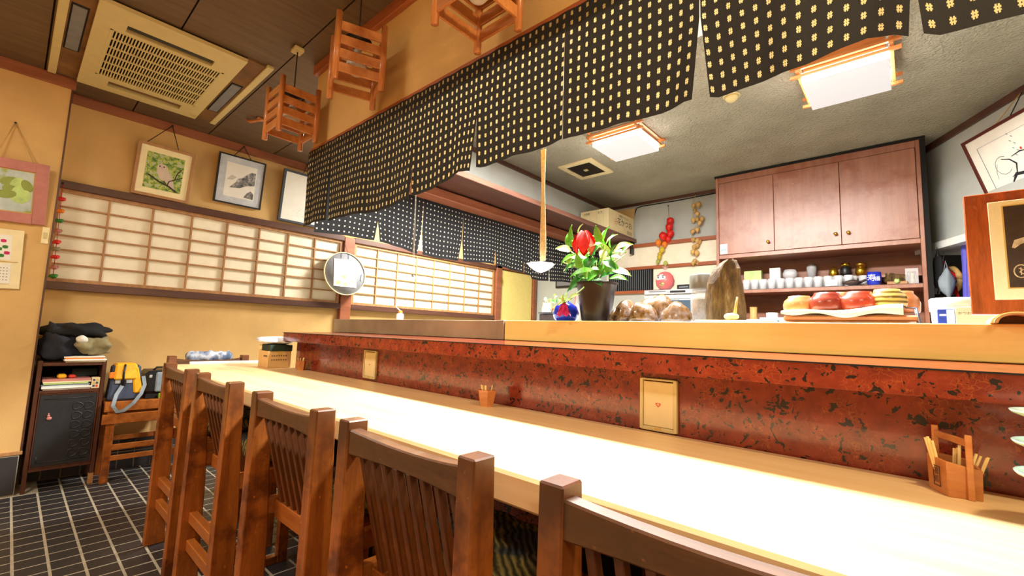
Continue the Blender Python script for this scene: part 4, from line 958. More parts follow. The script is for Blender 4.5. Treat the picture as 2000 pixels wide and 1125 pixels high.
# celadon dishes: three footed dishes stacked at the right edge
for k, lb_ in enumerate(['pale green footed dish at the bottom of the stack of three', 'pale green footed dish in the middle of the stack of three', 'pale green footed dish on top of the stack of three']):
    zf = [.9, .934, .978][k]-.043+.004; zf = TZ+.038+k*.0445
    pr_ = [(0, .0), (.030, .0), (.026, .006), (.018, .028), (.020, .030), (.050, .036), (.072, .046), (.074, .050), (.070, .050), (.045, .040), (.018, .0355), (0, .035)]
    if k == 0: pr_ = [(0, -.038), (.034, -.038), (.028, -.03), (.02, .0)]+pr_[3:]
    mb = MB().lathe([(r_, z) for r_, z in pr_], (.178, 1.02, zf), 36)
    single('footed_dish', mb, 'celadon', lb_, 'dish', group='stacked pale green dishes', loc=(.178, 1.02, zf if k else TZ))

# ------------------------------------------------------------------ fixtures of the kitchen walls
t = thing('wall_shelf', 'long brown wall shelf above the corridor curtain', 'shelf', (-2.45, 3, 2.195))
obj('shelf_board', MB().box((XH+.11, 1.35, 2.198), (-2.27, YB-.001, 2.222)), 'dktrim', t, .002)
obj('front_edge', MB().box((-2.276, 1.35, 2.186), (-2.262, YB-.001, 2.226)), wood('shelf_edge_wood', S(96, 62, 50), S(130, 90, 74), 1, .4), t, .002)
obj('bracket', MB().box((-2.30, 4.50, 2.05), (-2.285, 4.585, 2.19)), 'black', t)
# printed carton
t = thing('printed_carton', 'pale bonito flake carton with red mark and writing on the wall shelf', 'box', (-2.45, 4.05, 2.226))
CX0, CX1, CY0, CY1, CZ0, CZ1 = -2.62, -2.28, 3.99, 4.555, 2.2265, 2.452
obj('carton_body', MB().box((CX0, CY0, CZ0), (CX1, CY1, CZ1)), 'cardpale', t, .003)
obj('open_flap', MB().slab([(CX0, CY1-.004, CZ1+.001), (CX1, CY1-.004, CZ1+.001), (CX1+.01, CY1+.01, CZ1+.13), (CX0, CY1+.01, CZ1+.13)], (0, .004, 0)), 'card', t)
E3 = ((0, 1, 0), (0, 0, 1))
text('brand_lettering', '花かつお', 'ink', t, (CX1+.0005, 4.34, 2.345), *E3, .085)
text('small_lettering', '徳用かつおふし', 'ink', t, (CX1+.0005, 4.32, 2.413), *E3, .030)
text('small_lettering', '鰹節株式会社\n東京都中央区', 'ink', t, (CX1+.0005, 4.45, 2.265), *E3, .020)
mb = MB()
for q in range(3):
    a0 = 2*PI*q/3+PI/2; c_ = Vector((CX1+.0006, 4.145+.016*math.cos(a0), 2.335+.016*math.sin(a0)))
    R1 = [c_+Vector((0, .018*math.cos(PI*k/10), .018*math.sin(PI*k/10))) for k in range(20)]; R2 = [c_+Vector((0, .0145*math.cos(PI*k/10), .0145*math.sin(PI*k/10))) for k in range(20)]
    mb.add(R1+R2, [(k, (k+1) % 20, 20+(k+1) % 20, 20+k) for k in range(20)])
obj('red_mark', mb, 'red', t, fix=False)
mb = MB()
for x0, x1 in ((-2.58, -2.50), (-2.42, -2.34)):
    for a in ((x0, 2.24, x0+.001, 2.43), (x1, 2.24, x1+.001, 2.43), (x0, 2.429, x1, 2.43), (x0, 2.40, x1, 2.401)): mb.box((a[0], CY0-.0008, a[1]), (a[2], CY0-.0002, a[3]))
obj('printed_table', mb, 'slate', t, fix=False)
text('small_lettering', '内容量', 'ink', t, (-2.54, CY0-.0002, 2.416), (1, 0, 0), (0, 0, 1), .024)
text('small_lettering', '品 名', 'ink', t, (-2.38, CY0-.0002, 2.416), (1, 0, 0), (0, 0, 1), .024)

# window rails and blinds on the kitchen back wall
CL, CR, CY_ = -1.303, .097, 4.227
w3 = struct('window_3', MB().box((-2.63, YB-.012, 1.62), (CL-.002, YB-.001, 2.13)), 'shojipaper')
obj('dark_pane', MB().box((-2.60, YB-.016, 1.645), (-2.06, YB-.012, 1.878)), 'dark', w3)
for k in range(22): obj('blind_slat', MB().box((-2.595+k*.0242, YB-.020, 1.648), (-2.592+k*.0242, YB-.016, 1.876)), 'slate', w3)
for nm, z0, z1, x1 in (('window_rail', 2.125, 2.162, CL-.002), ('window_rail', 1.875, 1.908, CL-.002), ('window_sill', 1.612, 1.645, -1.98)): obj(nm, MB().box((-2.63, YB-.04, z0), (x1, YB-.001, z1)), 'redtrimx', w3, .003)
mb = MB().tube([(-2.2, YB-.012, ZK-.045), (-2.26, YB-.01, 2.58), (-2.33, YB-.01, 2.40), (-2.34, YB-.01, 2.18)], .006, 6); mb2 = MB().tube([(-2.2, YB-.012, ZK-.045), (-1.8, YB-.012, ZK-.05), (CL-.01, YB-.012, ZK-.04)], .006, 6)
t = thing('cable', 'black cable running along the kitchen back wall under the ceiling', 'cable', (-2.2, YB-.01, 2.6)); obj('drop', mb, 'iron', t); obj('run', mb2, 'iron', t)

# wall cabinet
t = thing('wall_cabinet', 'tall reddish wooden wall cabinet with three doors and open shelves', 'cabinet', (-.6, 4.4, 1.19))
D1 = YB-.002
for x0, x1 in ((CL, CL+.024), (CR-.024, CR)): obj('side_panel', MB().box((x0, CY_+.004, 1.19), (x1, D1, 2.62)), 'cabwood', t, .002)
obj('dark_edge', MB().box((CR, CY_+.01, 1.19), (CR+.03, D1, 2.625)), 'dark', t)
obj('top_board', MB().box((CL-.006, CY_-.01, 2.618), (CR+.03, D1, 2.634)), 'dark', t)
obj('top_rail', MB().box((CL+.024, CY_+.004, 2.565), (CR-.024, CY_+.03, 2.618)), 'cabwood', t, .002)
obj('middle_board', MB().box((CL+.024, CY_+.004, 1.862), (CR-.024, D1, 1.896)), 'cabwood', t, .002)
obj('back_panel', MB().box((CL+.024, D1-.01, 1.19), (CR-.024, D1, 2.618)), 'cabin', t)
sh_ = obj('shelf', MB().box((CL+.024, CY_+.006, 1.546), (CR-.024, D1-.01, 1.576)), 'cabwood', t, .002)
obj('step_shelf', MB().box((CL+.024, 4.44, 1.655), (CR-.024, D1-.011, 1.675)), 'cabwood', t, .002)
obj('shelf', MB().box((CL+.024, CY_+.006, 1.20), (CR-.024, D1-.01, 1.225)), 'cabwood', t, .002)
xd = [CL+.026, ony(1511.5, 430, CY_).x, ony(1641, 400, CY_).x, CR-.026]
for k in range(3):
    d_ = obj('door', MB().box((xd[k]+.0015, CY_+.002, 1.899), (xd[k+1]-.0015, CY_+.022, 2.562)), 'cabwood', t, .002)
    kx = (xd[k+1]-.045, xd[k+1]-.035, xd[k]+.045)[k]
    mb = MB().lathe([(0, -.03), (.008, -.03), (.013, -.024), (.013, -.018), (.005, -.012), (.005, 0)], n=14); R = Matrix.Rotation(-PI/2, 3, 'X'); mb.v = [Vector((kx, CY_+.002, (1.975, 1.985, 1.985)[k]))+Vector((p.x, p.z, p.y)) for p in mb.v]
    obj('knob', mb, 'brass', d_)
st = single('sticker', MB().box((xd[0]+.008, CY_-.0006, 1.905), (xd[0]+.070, CY_+.0018, 1.995)), 'sticker', 'small white and turquoise sticker at the corner of the left cabinet door', 'sticker')
mb = MB()
for k in range(3): mb.add([(xd[0]+.018+k*.016, CY_-.001, 1.935), (xd[0]+.030+k*.016, CY_-.001, 1.935), (xd[0]+.024+k*.016, CY_-.001, 1.962)], [(0, 1, 2)])
obj('printed_figures', mb, 'teal', st, fix=False)
sl_ = MB(); n = 60; vs = []
for i in range(n+1):
    x = CL+.03+(CR-CL-.06)*i/n; z = 1.5765+.003*abs(math.sin(i*.55)); vs += [Vector((x, CY_+.002, z-.004)), Vector((x, CY_+.03, z))]
sl_.add(vs, [(2*i, 2*i+2, 2*i+3, 2*i+1) for i in range(n)], True); single('shelf_liner', sl_, 'silver', 'thin wavy liner sheet along the shelf under the glasses', 'liner')
# drinking glasses
gl = MB().lathe([(0, .0), (.026, .0), (.030, .086), (.028, .086), (.0245, .006), (0, .006)], n=14)
g0 = None; i = 0
for row, yg in ((0, 4.275), (1, 4.345)):
    for k in range(13):
        x = CL+.235+k*.0655+row*.02
        if x > -.42 and row == 0 and k > 11: continue
        if g0 is None: g0 = obj('drinking_glass', gl, 'glass'); tag(g0, 'clear straight drinking glass in the double row on the cabinet shelf', 'glass', 'drinking glasses on the cabinet shelf'); q = g0
        else: q = g0.copy(); C.objects.link(q)
        q.location = (x, yg, 1.5765); q['label'] = '%s clear glass from the left in the %s row of glasses on the shelf' % (['first', 'second', 'third', 'fourth', 'fifth', 'sixth', 'seventh', 'eighth', 'ninth', 'tenth', 'eleventh', 'twelfth', 'thirteenth'][k], ['front', 'rear'][row])
for k in range(5):
    q = g0.copy(); C.objects.link(q); q.location = (-.50+k*.078, 4.365, 1.5765); q['label'] = '%s clear glass from the left behind the teapot and blue cup' % ['first', 'second', 'third', 'fourth', 'fifth'][k]; q['group'] = 'glasses behind the teapot'
YS = 4.47; ZT = 1.676
def px_x(px, y): return ony(px, 540, y).x
def shelfbox(name, label, cat, p0, p1, h, dpt, mat_, y=YS, z=ZT, bev=.002):
    a, b = px_x(p0, y), px_x(p1, y); return single(name, MB().box((a, y, z), (b, y+dpt, z+h)), mat_, label, cat, bev)
b1 = shelfbox('green_carton', 'small pale green lidded box on the back step of the shelf', 'box', 1453, 1487, .095, .06, 'leafp')
shelfbox('white_card_box', 'small square white box standing behind the glasses', 'box', 1503, 1524, .11, .05, 'paper')
single('glass_ball_dish', MB().lathe([(0, 0), (.03, 0), (.055, .03), (.058, .055), (.045, .09), (.043, .09), (.054, .055), (.05, .03), (.027, .004), (0, .004)], (px_x(1541, YS), YS+.05, ZT), 20), 'glass', 'round clear glass bowl behind the row of glasses', 'bowl')
single('steel_cup', MB().lathe([(0, 0), (.03, 0), (.037, .09), (.036, .105), (.02, .13), (0, .135)], (px_x(1584, YS), YS+.045, ZT), 20), 'silver', 'shiny steel cup upside down on the back step', 'cup')
single('gold_owl', MB().lathe([(0, 0), (.026, .0), (.034, .03), (.030, .06), (.022, .08), (0, .095)], (px_x(1627, YS), YS+.04, ZT), 16), 'gold', 'small egg shaped golden figurine on the shelf', 'figurine')
t = thing('black_jar', 'small black jar with a gold lid on the shelf', 'jar', (px_x(1651, YS), YS+.04, ZT)); x_ = px_x(1651, YS)
obj('body', MB().lathe([(0, 0), (.028, 0), (.038, .03), (.036, .07), (.024, .09), (0, .09)], (x_, YS+.04, ZT), 18), 'black', t); obj('lid', MB().lathe([(.024, .09), (.030, .095), (.03, .115), (0, .12)], (x_, YS+.04, ZT), 18), 'gold', t)
t = thing('gold_jar', 'small all gold jar with a wide lid on the shelf', 'jar', (px_x(1681, YS), YS+.04, ZT)); x_ = px_x(1681, YS)
obj('body', MB().lathe([(0, 0), (.026, 0), (.038, .03), (.036, .06), (.024, .08), (0, .08)], (x_, YS+.04, ZT), 18), 'gold', t); obj('lid', MB().lathe([(.024, .08), (.036, .09), (.034, .11), (0, .115)], (x_, YS+.04, ZT), 18), 'brass', t)
a = px_x(1613, 4.26); single('paper_label', MB().box((a, 4.238, 1.581), (a+.075, 4.242, 1.63)), 'paper', 'white paper label propped against the glasses', 'label')
x_ = px_x(1664, 4.28); t = thing('teapot', 'tiny flat dark clay teapot with side spouts on the shelf edge', 'teapot', (x_, 4.265, 1.5765))
obj('body', MB().lathe([(0, 0), (.03, .0), (.056, .022), (.052, .034), (.02, .046), (0, .048)], (x_, 4.272, 1.5785), 20), 'clay', t); obj('lid_knob', MB().ball((x_, 4.272, 1.632), .009, 8), 'clay', t)
obj('spout', MB().tube([(x_-.045, 4.272, 1.602), (x_-.075, 4.272, 1.618)], [.012, .005], 8), 'clay', t); obj('handle', MB().tube([(x_+.045, 4.272, 1.602), (x_+.085, 4.272, 1.622)], [.010, .008], 8), 'clay', t)
x_ = px_x(1707, 4.28); t = thing('blue_cup', 'cobalt blue cup with white brushed characters on the shelf', 'cup', (x_, 4.275, 1.5765))
obj('body', MB().lathe([(0, 0), (.040, 0), (.046, .045), (.043, .098), (.040, .098), (.042, .045), (.036, .006), (0, .006)], (x_, 4.28, 1.5775), 24), 'blueg', t)
text('white_characters', '寿', 'white', t, (x_-.012, 4.2335, 1.627), (1, 0, 0), (0, 0, 1), .055); text('white_characters', '福', 'white', t, (x_+.020, 4.2345, 1.62), (1, 0, 0), (0, 0, 1), .036)
mb = MB().ball((px_x(1748, 4.36), 4.36, 1.625), (.085, .05, .045), 18, noise=.16, seed=5); mb.v = [Vector((p.x, p.y, max(p.z, 1.577))) for p in mb.v]
single('bark_piece', mb, 'petri', 'rough grey bark chunk lying at the right of the shelf', 'bark')
single('wood_block', MB().box((px_x(1732, 4.255), 4.245, 1.5775), (px_x(1772, 4.255), 4.275, 1.598)), 'shojiwood', 'small ribbed wooden block at the shelf edge', 'block', .002)
single('green_frog', MB().ball((px_x(1752, 4.238), 4.2395, 1.600), (.018, .012, .018), 10, noise=.15, seed=2), 'leafp', 'tiny mottled pale green ornament on the shelf edge', 'figurine')
x_ = px_x(1781, 4.30); t = thing('sand_timer', 'hourglass in a wooden stand inside a clear case on the shelf', 'hourglass', (x_, 4.30, 1.5765))
obj('case', MB().box((x_-.035, 4.27, 1.577), (x_+.035, 4.34, 1.69)), 'glass', t)
for z in (1.579, 1.662): obj('disc', MB().lathe([(0, 0), (.026, 0), (.026, .010), (0, .010)], (x_, 4.305, z), 18), 'brass', t)
obj('glass_bulb', MB().lathe([(0, 0), (.013, .002), (.015, .02), (.003, .036), (.015, .052), (.013, .070), (0, .072)], (x_, 4.305, 1.5895), 14), 'toothp', t)
for k in range(3): a_ = 2*PI*k/3; obj('pillar', MB().tube([(x_+.021*math.cos(a_), 4.305+.021*math.sin(a_), 1.589), (x_+.021*math.cos(a_), 4.305+.021*math.sin(a_), 1.662)], .003, 6), 'brass', t)
# lower shelf crockery
for k, (px, w_, h, m_, lb_) in enumerate([(1470, .045, .20, 'straw', 'slim beige sake flask on the lowest cabinet shelf'), (1489, .03, .11, 'white', 'small white cup on the lowest shelf, left of the tall one'), (1506, .045, .15, 'white', 'tall white cylinder cup on the lowest shelf'), (1526, .045, .11, 'white', 'white cup on the lowest shelf next to the cloth')]):
    pr_ = [(0, 0), (w_*.9, 0), (w_, h*.3), (w_, h), (w_*.9, h), (w_*.88, .01), (0, .01)] if m_ == 'white' else [(0, 0), (w_, 0), (w_*1.1, h*.2), (w_*.6, h*.6), (w_*.65, h), (0, h)]
    single('flask' if m_ == 'straw' else 'cup', MB().lathe(pr_, (px_x(px, 4.28), 4.285, 1.2255), 20), m_, lb_, 'flask' if m_ == 'straw' else 'cup')
    bpy.context.view_layer.update()

# ------------------------------------------------------------------ hanging dried lantern fruits
def fruit(mb, c, r, seed):
    n = 12; v_ = []; rr = random.Random(seed); tw = rr.uniform(-.4, .4); R = Euler((tw, rr.uniform(-.4, .4), rr.uniform(0, 6))).to_matrix()
    for i in range(9):
        t_ = i/8; z = 1-2*t_; rad = math.sin(PI*min(1, t_*1.0))**.8*(1-.25*t_)+.02
        for k in range(n): q = 1+(.12 if k % 2 else -.05); v_.append(Vector(c)+R @ Vector((rad*q*math.cos(2*PI*k/n)*r, rad*q*math.sin(2*PI*k/n)*r, (z*1.15-(.25*t_**4))*r)))
    mb.add(v_, [(i*n+k, i*n+(k+1) % n, (i+1)*n+(k+1) % n, (i+1)*n+k) for i in range(8) for k in range(n)], True); return mb
YF = YB-.045
def vine(name, label, top, pts, mats):
    t = thing(name, label, 'dried fruit', ony(top[0], top[1], YF))
    obj('stem', MB().tube([ony(top[0], top[1], YF+.03)]+[ony(px-2, py, YF) for px, py, *_ in pts[::2]], .003, 5), 'straw', t)
    for k, (px, py, r, c_) in enumerate(pts): obj('fruit', fruit(MB(), ony(px, py, YF-.02*(k % 2)), r, k), mats[c_], t)
    obj('hook', MB().ball(ony(top[0], top[1], YF+.03), .008, 8), 'iron', t); return t
t = vine('lantern_fruit_string', 'hanging string of bright red and green lantern shaped dried fruits', (1305, 402), [(1309, 432, .042, 0), (1307, 443, .044, 0), (1309, 457, .042, 0), (1295, 461, .044, 0), (1305, 467, .034, 0), (1286, 474, .034, 1), (1298, 477, .032, 1), (1293, 488, .030, 2), (1289, 496, .026, 2), (1288, 502, .024, 2), (1285, 511, .023, 3), (1300, 514, .025, 3)], [M['flower'], M['orangep'], plain('yellow_husk', S(206, 180, 50), .6), plain('green_husk', S(170, 176, 90), .6)])
M['driedh'] = plain('tan_husk', S(206, 166, 100), .7, var=.25)
vine('dried_husk_string', 'hanging string of pale tan dried husks beside the cabinet', (1359, 378), [(1355, 401, .024, 0), (1365, 399, .028, 0), (1357, 410, .022, 0), (1362, 417, .024, 0), (1354, 430, .024, 0), (1362, 428, .022, 0), (1371, 427, .026, 0), (1367, 435, .024, 0), (1353, 452, .025, 0), (1362, 448, .024, 0), (1354, 468, .024, 0), (1362, 470, .024, 0), (1366, 472, .022, 0), (1356, 482, .024, 0), (1362, 480, .024, 0), (1353, 492, .025, 0), (1361, 494, .027, 0), (1357, 510, .024, 0), (1361, 512, .022, 0), (1353, 514, .020, 0)], [M['driedh']])

# appliances at the back of the kitchen
YA = 4.0
def pb_(px0, py0, px1, py1, y): a = ony(px0, py1, y); b = ony(px1, py0, y); return a.x, a.z, b.x, b.z
x0, z0, x1, z1 = pb_(1262, 590, 1362, 574, YA)
t = thing('television', 'grey flat television with a silver frame at the back of the kitchen', 'television', (x0+.3, YA, 1.0))
X0 = ony(1258, 580, YA).x; X1 = ony(1384, 580, YA).x; ZT_ = ony(1300, 575, YA).z
obj('casing', MB().box((X0, YA, 1.19), (X1, YA+.30, ZT_)), 'white', t, .006)
obj('screen', MB().box((X0+.05, YA-.004, 1.22), (X1-.05, YA, ZT_-.055)), plain('dark_screen', S(70, 88, 104), .15), t, .002)
obj('top_trim', MB().box((X0+.02, YA-.006, ZT_-.046), (X1-.02, YA-.0005, ZT_-.04)), 'slate', t)
obj('stand', MB().box((X0+.05, YA+.05, .002), (X1-.05, YA+.28, 1.19)), 'dark', t)
t = thing('video_player', 'flat silver video player on top of the television', 'video player', ((X0+X1)/2, YA+.1, ZT_))
px1_ = ony(1352, 580, YA).x
obj('casing', MB().box((X0+.01, YA-.02, ZT_+.001), (px1_+.04, YA+.25, ZT_+.042)), 'silver', t, .003)
obj('disc_tray', MB().box((X0+.06, YA-.0215, ZT_+.022), (X0+.22, YA-.0205, ZT_+.032)), 'greydev', t); obj('display', MB().box((X0+.26, YA-.0215, ZT_+.012), (X0+.40, YA-.0205, ZT_+.03)), 'black', t); obj('button', MB().cbox((X0+.24, YA-.022, ZT_+.02), (.008, .003, .008)), 'slate', t)
xa, xb = ony(1322, 560, YA).x, ony(1356, 560, YA).x
t = thing('set_top_box', 'small black box resting on the silver video player', 'box', (xa+.1, YA+.05, ZT_+.042)); obj('casing', MB().box((xa, YA, ZT_+.043), (xb+.03, YA+.16, ZT_+.085)), 'black', t, .003); obj('front_lettering_strip', MB().box((xa+.02, YA-.001, ZT_+.058), (xa+.10, YA, ZT_+.066)), 'slate', t)
# daruma doll in a bag
dc = ony(1299, 545, YA+.03); rz_ = .085
t = thing('daruma_doll', 'round red doll with white face wrapped in a clear bag on the video player', 'doll', (dc.x, dc.y, ZT_+.042))
cz = ZT_+.043+.085
obj('body', MB().lathe([(0, -.084), (.045, -.082), (.078, -.045), (.085, 0), (.072, .045), (.045, .078), (0, .092)], (dc.x, dc.y, cz), 24), 'ribbon', t)
obj('face', MB().ball((dc.x-.008, dc.y-.052, cz+.018), (.052, .034, .040), 14), 'white', t)
for s in (-1, 1):
    obj('eye', MB().ball((dc.x-.008+s*.022, dc.y-.083, cz+.026), (.009, .005, .010), 8), 'ink', t)
    obj('brow', MB().tube([(dc.x-.008+s*.010, dc.y-.082, cz+.040), (dc.x-.008+s*.038, dc.y-.072, cz+.047)], .004, 5), 'ink', t)
obj('mouth', MB().beam((dc.x-.022, dc.y-.083, cz+.002), (dc.x+.006, dc.y-.083, cz+.002), .006, .003), 'red', t)
obj('gold_belly_mark', MB().ball((dc.x, dc.y-.072, cz-.035), (.030, .014, .022), 10), 'gold', t)
M['bagclear'] = N('thin_clear_bag').set(S(240, 225, 220), .15, 0, Alpha=.12)
obj('clear_bag', MB().lathe([(.09, -.084), (.097, -.03), (.094, .04), (.06, .09), (.012, .115), (.03, .14)], (dc.x, dc.y, cz), 18), 'bagclear', t)
obj('bag_tie', MB().lathe([(.013, .108), (.015, .115), (.013, .121)], (dc.x, dc.y, cz), 10), 'pink', t)

# ------------------------------------------------------------------ ornaments on the raised worktop
def base(px, y): p = ony(px, 626, y); return p.x
W0 = ZS-.0015
# flower pot with plant
YP = 1.66; pc = Vector((base(1164, YP), YP, W0)); pl = ony(1125, 553, YP); pr2 = ony(1207, 553, YP); rt = .084; ph_ = ony(1165, 553, YP).z-W0
t = thing('potted_plant', 'leafy green plant with red flower in a tall dark brown pot', 'plant', pc)
obj('pot', MB().lathe([(0, .0), (.058, .0), (.062, .01), (.078, ph_*.75), (rt, ph_-.012), (rt+.006, ph_), (rt-.002, ph_), (.072, ph_-.02), (0, ph_-.022)], pc, 32), 'potbrown', t)
obj('soil', MB().lathe([(0, 0), (.071, 0)], (pc.x, pc.y, W0+ph_-.021), 20), 'clay', t, fix=False)
def leafmesh(kind=0):
    mb = MB(); n = 8; v_ = []
    for i in range(n+1):
        t_ = i/n; wd = math.sin(PI*t_**.85)**.9*.27*(1+.1*kind)+.003; z = .10*math.sin(PI*t_)-.16*t_*t_
        for k in (-1, -.5, 0, .5, 1): v_.append(Vector((t_, wd*k, z+.06*abs(k)-.01*math.sin(t_*14)*abs(k))))
    mb.add(v_, [(i*5+k, (i+1)*5+k, (i+1)*5+k+1, i*5+k+1) for i in range(n) for k in range(4)], True); return mb
LM = {}
def leaf(parent, base_, ang, L_, mat_, tilt=.5, dep=0.0, yaw=0):
    """leaf from base_, direction by picture-like angle in the X-Z plane, dep = share pointing toward -Y"""
    if mat_ not in LM:
        o = obj('leaf', leafmesh(), mat_, None, fix=False); LM[mat_] = o.data; bpy.data.objects.remove(o)
    o = bpy.data.objects.new('leaf', LM[mat_]); C.objects.link(o); o.parent = parent
    d = Vector((math.cos(ang), -dep, math.sin(ang))).normalized(); up = Vector((-math.sin(ang)*tilt, -1+.3*yaw, abs(math.cos(ang))*tilt+.4)); up = (up-d*up.dot(d)).normalized(); sd = up.cross(d)
    m_ = Matrix((d*L_, sd*L_, up*L_)).transposed().to_4x4(); m_.translation = Vector(base_); o.matrix_local = wm(parent).inverted() @ m_
    return o
rnd = random.Random(12)
top = Vector((pc.x, pc.y, W0+ph_))
stems = [((1150, 470), (1148, 480)), ((1180, 470), (1172, 462)), ((1112, 480), (1105, 490)), ((1200, 500), (1210, 492)), ((1130, 510), (1120, 515)), ((1165, 500), (1165, 495)), ((1185, 480), (1180, 520)), ((1220, 490), (1215, 520)), ((1100, 505), (1110, 530)), ((1140, 500), (1145, 530))]
ends = []
for k, (a, b) in enumerate(stems):
    yy_ = YP+rnd.uniform(-.05, .05); e = ony(a[0], a[1]+8, yy_); m1 = (top+e)/2+Vector((rnd.uniform(-.01, .01), 0, .02))
    obj('stem', MB().tube([top+Vector((rnd.uniform(-.03, .03), rnd.uniform(-.03, .03), -.02)), m1, e], .0028, 6), 'stem', t); ends += [e, m1, (m1+e)/2]
keyl = [(1122, 470, 100, .07, 'leafg'), (1116, 492, 160, .075, 'leafp'), (1122, 500, 200, .08, 'leafg'), (1118, 482, 120, .08, 'leafg'), (1130, 462, 60, .06, 'leafp'), (1178, 470, 120, .075, 'leafg'), (1180, 475, 75, .07, 'leafg'), (1184, 478, 45, .06, 'leafp'), (1200, 490, 20, .075, 'leafp'), (1215, 492, 40, .05, 'leafg'), (1190, 500, 10, .08, 'leafg'), (1178, 510, 330, .07, 'leafd'), (1195, 530, 350, .08, 'leafp'), (1170, 535, 200, .08, 'leafg'), (1160, 530, 190, .10, 'leafg'), (1140, 540, 215, .09, 'leafd'), (1128, 520, 185, .08, 'leafp'), (1120, 515, 215, .06, 'leafd'), (1150, 505, 160, .09, 'leafg'), (1148, 490, 20, .08, 'leafp'), (1155, 505, 60, .08, 'leafd'), (1165, 490, 100, .07, 'leafd'), (1172, 545, 20, .075, 'leafd'), (1158, 548, 340, .07, 'leafd'), (1150, 545, 160, .08, 'leafg'), (1135, 555, 200, .08, 'leafd'), (1190, 545, 0, .075, 'leafg'), (1172, 520, 40, .07, 'leafg'), (1140, 525, 120, .08, 'leafg'), (1180, 520, 70, .08, 'leafp')]
for px, py, an, L_, m_ in keyl: leaf(t, ony(px, py, YP-.05+rnd.uniform(-.05, .05)), math.radians(an), L_*1.02, m_, rnd.uniform(.2, 1.1), rnd.uniform(-.2, .6), rnd.uniform(-1, 1))
for k in range(34):
    e = ends[k % len(ends)]; leaf(t, e+Vector((rnd.uniform(-.02, .02), rnd.uniform(-.04, .04), rnd.uniform(-.02, .02))), rnd.uniform(0, 2*PI) if k % 3 else rnd.uniform(.2, 2.9), rnd.uniform(.05, .075), rnd.choice(['leafg', 'leafd', 'leafg', 'leafp']), rnd.uniform(.1, 1), rnd.uniform(-.5, .6), rnd.uniform(-1, 1))
# red bloom: broad hanging petals
fc = ony(1141, 474, YP-.09)
for k in range(6):
    a = 2*PI*k/6; n = 6; v_ = []
    for i in range(n+1):
        t_ = i/n; wd = math.sin(PI*min(1, t_*.8+.12))*.030
        for s in (-1, 0, 1): v_.append(fc+Vector(((.010+.030*math.sin(t_*2.3))*math.cos(a)+s*wd*math.cos(a+1.57), (.010+.030*math.sin(t_*2.3))*math.sin(a)+s*wd*math.sin(a+1.57)*.9-.004*abs(s), .046-t_*.098+.006*abs(s))))
    obj('petal', MB().add(v_, [(i*3+q, (i+1)*3+q, (i+1)*3+q+1, i*3+q+1) for i in range(n) for q in range(2)], True), 'flower', t, fix=False)
obj('stem', MB().tube([fc+Vector((0, .01, .03)), fc+Vector((.02, .05, .035)), ends[0], top], .003, 6), 'stem', t)
# magenta bloom hanging over the board on a long stalk
YM = 1.475; mc = ony(1101, 603, YM)
obj('stalk', MB().tube([top+Vector((-.03, -.05, -.005)), ony(1140, 562, 1.56), ony(1115, 583, 1.50), ony(1102, 592, YM)], .003, 6), 'stem', t)
for k in range(7):
    a = 2*PI*k/7; v_ = []; n = 5
    for i in range(n+1):
        t_ = i/n; wd = .016*math.sin(PI*min(1, t_*.75+.1)); R_ = .004+.030*t_**1.4
        for s in (-1, 0, 1): v_.append(mc+Vector((R_*math.cos(a)+s*wd*math.cos(a+1.57), R_*math.sin(a)*.5+s*wd*math.sin(a+1.57)*.5, .022-.052*t_+.004*math.sin(6*t_+k)+.004*s*s)))
    obj('petal', MB().add(v_, [(i*3+q, (i+1)*3+q, (i+1)*3+q+1, i*3+q+1) for i in range(n) for q in range(2)], True), 'magenta', t, fix=False)
for an in (150, 60, 20, 200, 100): leaf(t, ony(1103, 590, YM), math.radians(an), .035, 'leafp', .5, .2, 0)
leaf(t, ony(1112, 584, YM+.02), math.radians(25), .05, 'leafp')
# blue vase
bx_ = base(1110, 1.66); single('blue_vase', MB().lathe([(0, 0), (.035, 0), (.054, .018), (.059, .042), (.048, .070), (.022, .086), (.012, .092), (.012, .098), (0, .098)], (bx_, 1.64, W0), 32), 'blueg', 'shiny cobalt blue round vase beside the brown flower pot', 'vase')
# pink glass bottle
bx_ = base(1124, 1.86); single('pink_bottle', MB().lathe([(0, 0), (.018, 0), (.020, .05), (.016, .09), (.007, .11), (.007, .14), (.012, .15), (0, .15)], (bx_, 1.86, W0), 18), 'pink', 'slim pink bottle standing behind the blue vase', 'bottle')
# small plant on a black tray further back
YQ = 2.12; tx = ony(1082, 615, YQ)
t = thing('small_plant_tray', 'black tray with a small leafy plant and an orange gourd at the left back', 'plant', (tx.x, YQ, W0))
hT = tx.z-W0
obj('tray', MB().lathe([(0, hT), (.075, hT), (.085, hT+.010), (.08, hT+.010), (.07, hT+.004), (0, hT+.004)], (tx.x, YQ, W0), 28, 1.2, 1), 'black', t)
obj('stand', MB().cbox((tx.x+.0, YQ, W0+hT/2), (.14, .10, hT)), 'clay', t, .002)
obj('orange_gourd', MB().ball((tx.x+.035, YQ-.02, W0+hT+.030), (.028, .028, .024), 14), 'orangep', t)
obj('small_jar', MB().lathe([(0, 0), (.025, 0), (.03, .03), (.022, .06), (.024, .066), (0, .066)], (tx.x-.055, YQ, W0+hT+.004), 18), 'glass', t)
for k in range(26):
    c_ = ony(rnd.uniform(1062, 1105), rnd.uniform(575, 606), YQ+rnd.uniform(-.03, .03)); leaf(t, c_, rnd.uniform(0, 6.28), rnd.uniform(.022, .036), rnd.choice(['leafg', 'leafp', 'leafd']), .5, rnd.uniform(-.3, .3), 0)
for k in range(5): obj('stem', MB().tube([(tx.x-.01+k*.006, YQ, W0+hT+.004), ony(1066+k*9, 580+(k % 2)*8, YQ)], .0018, 5), 'stem', t)
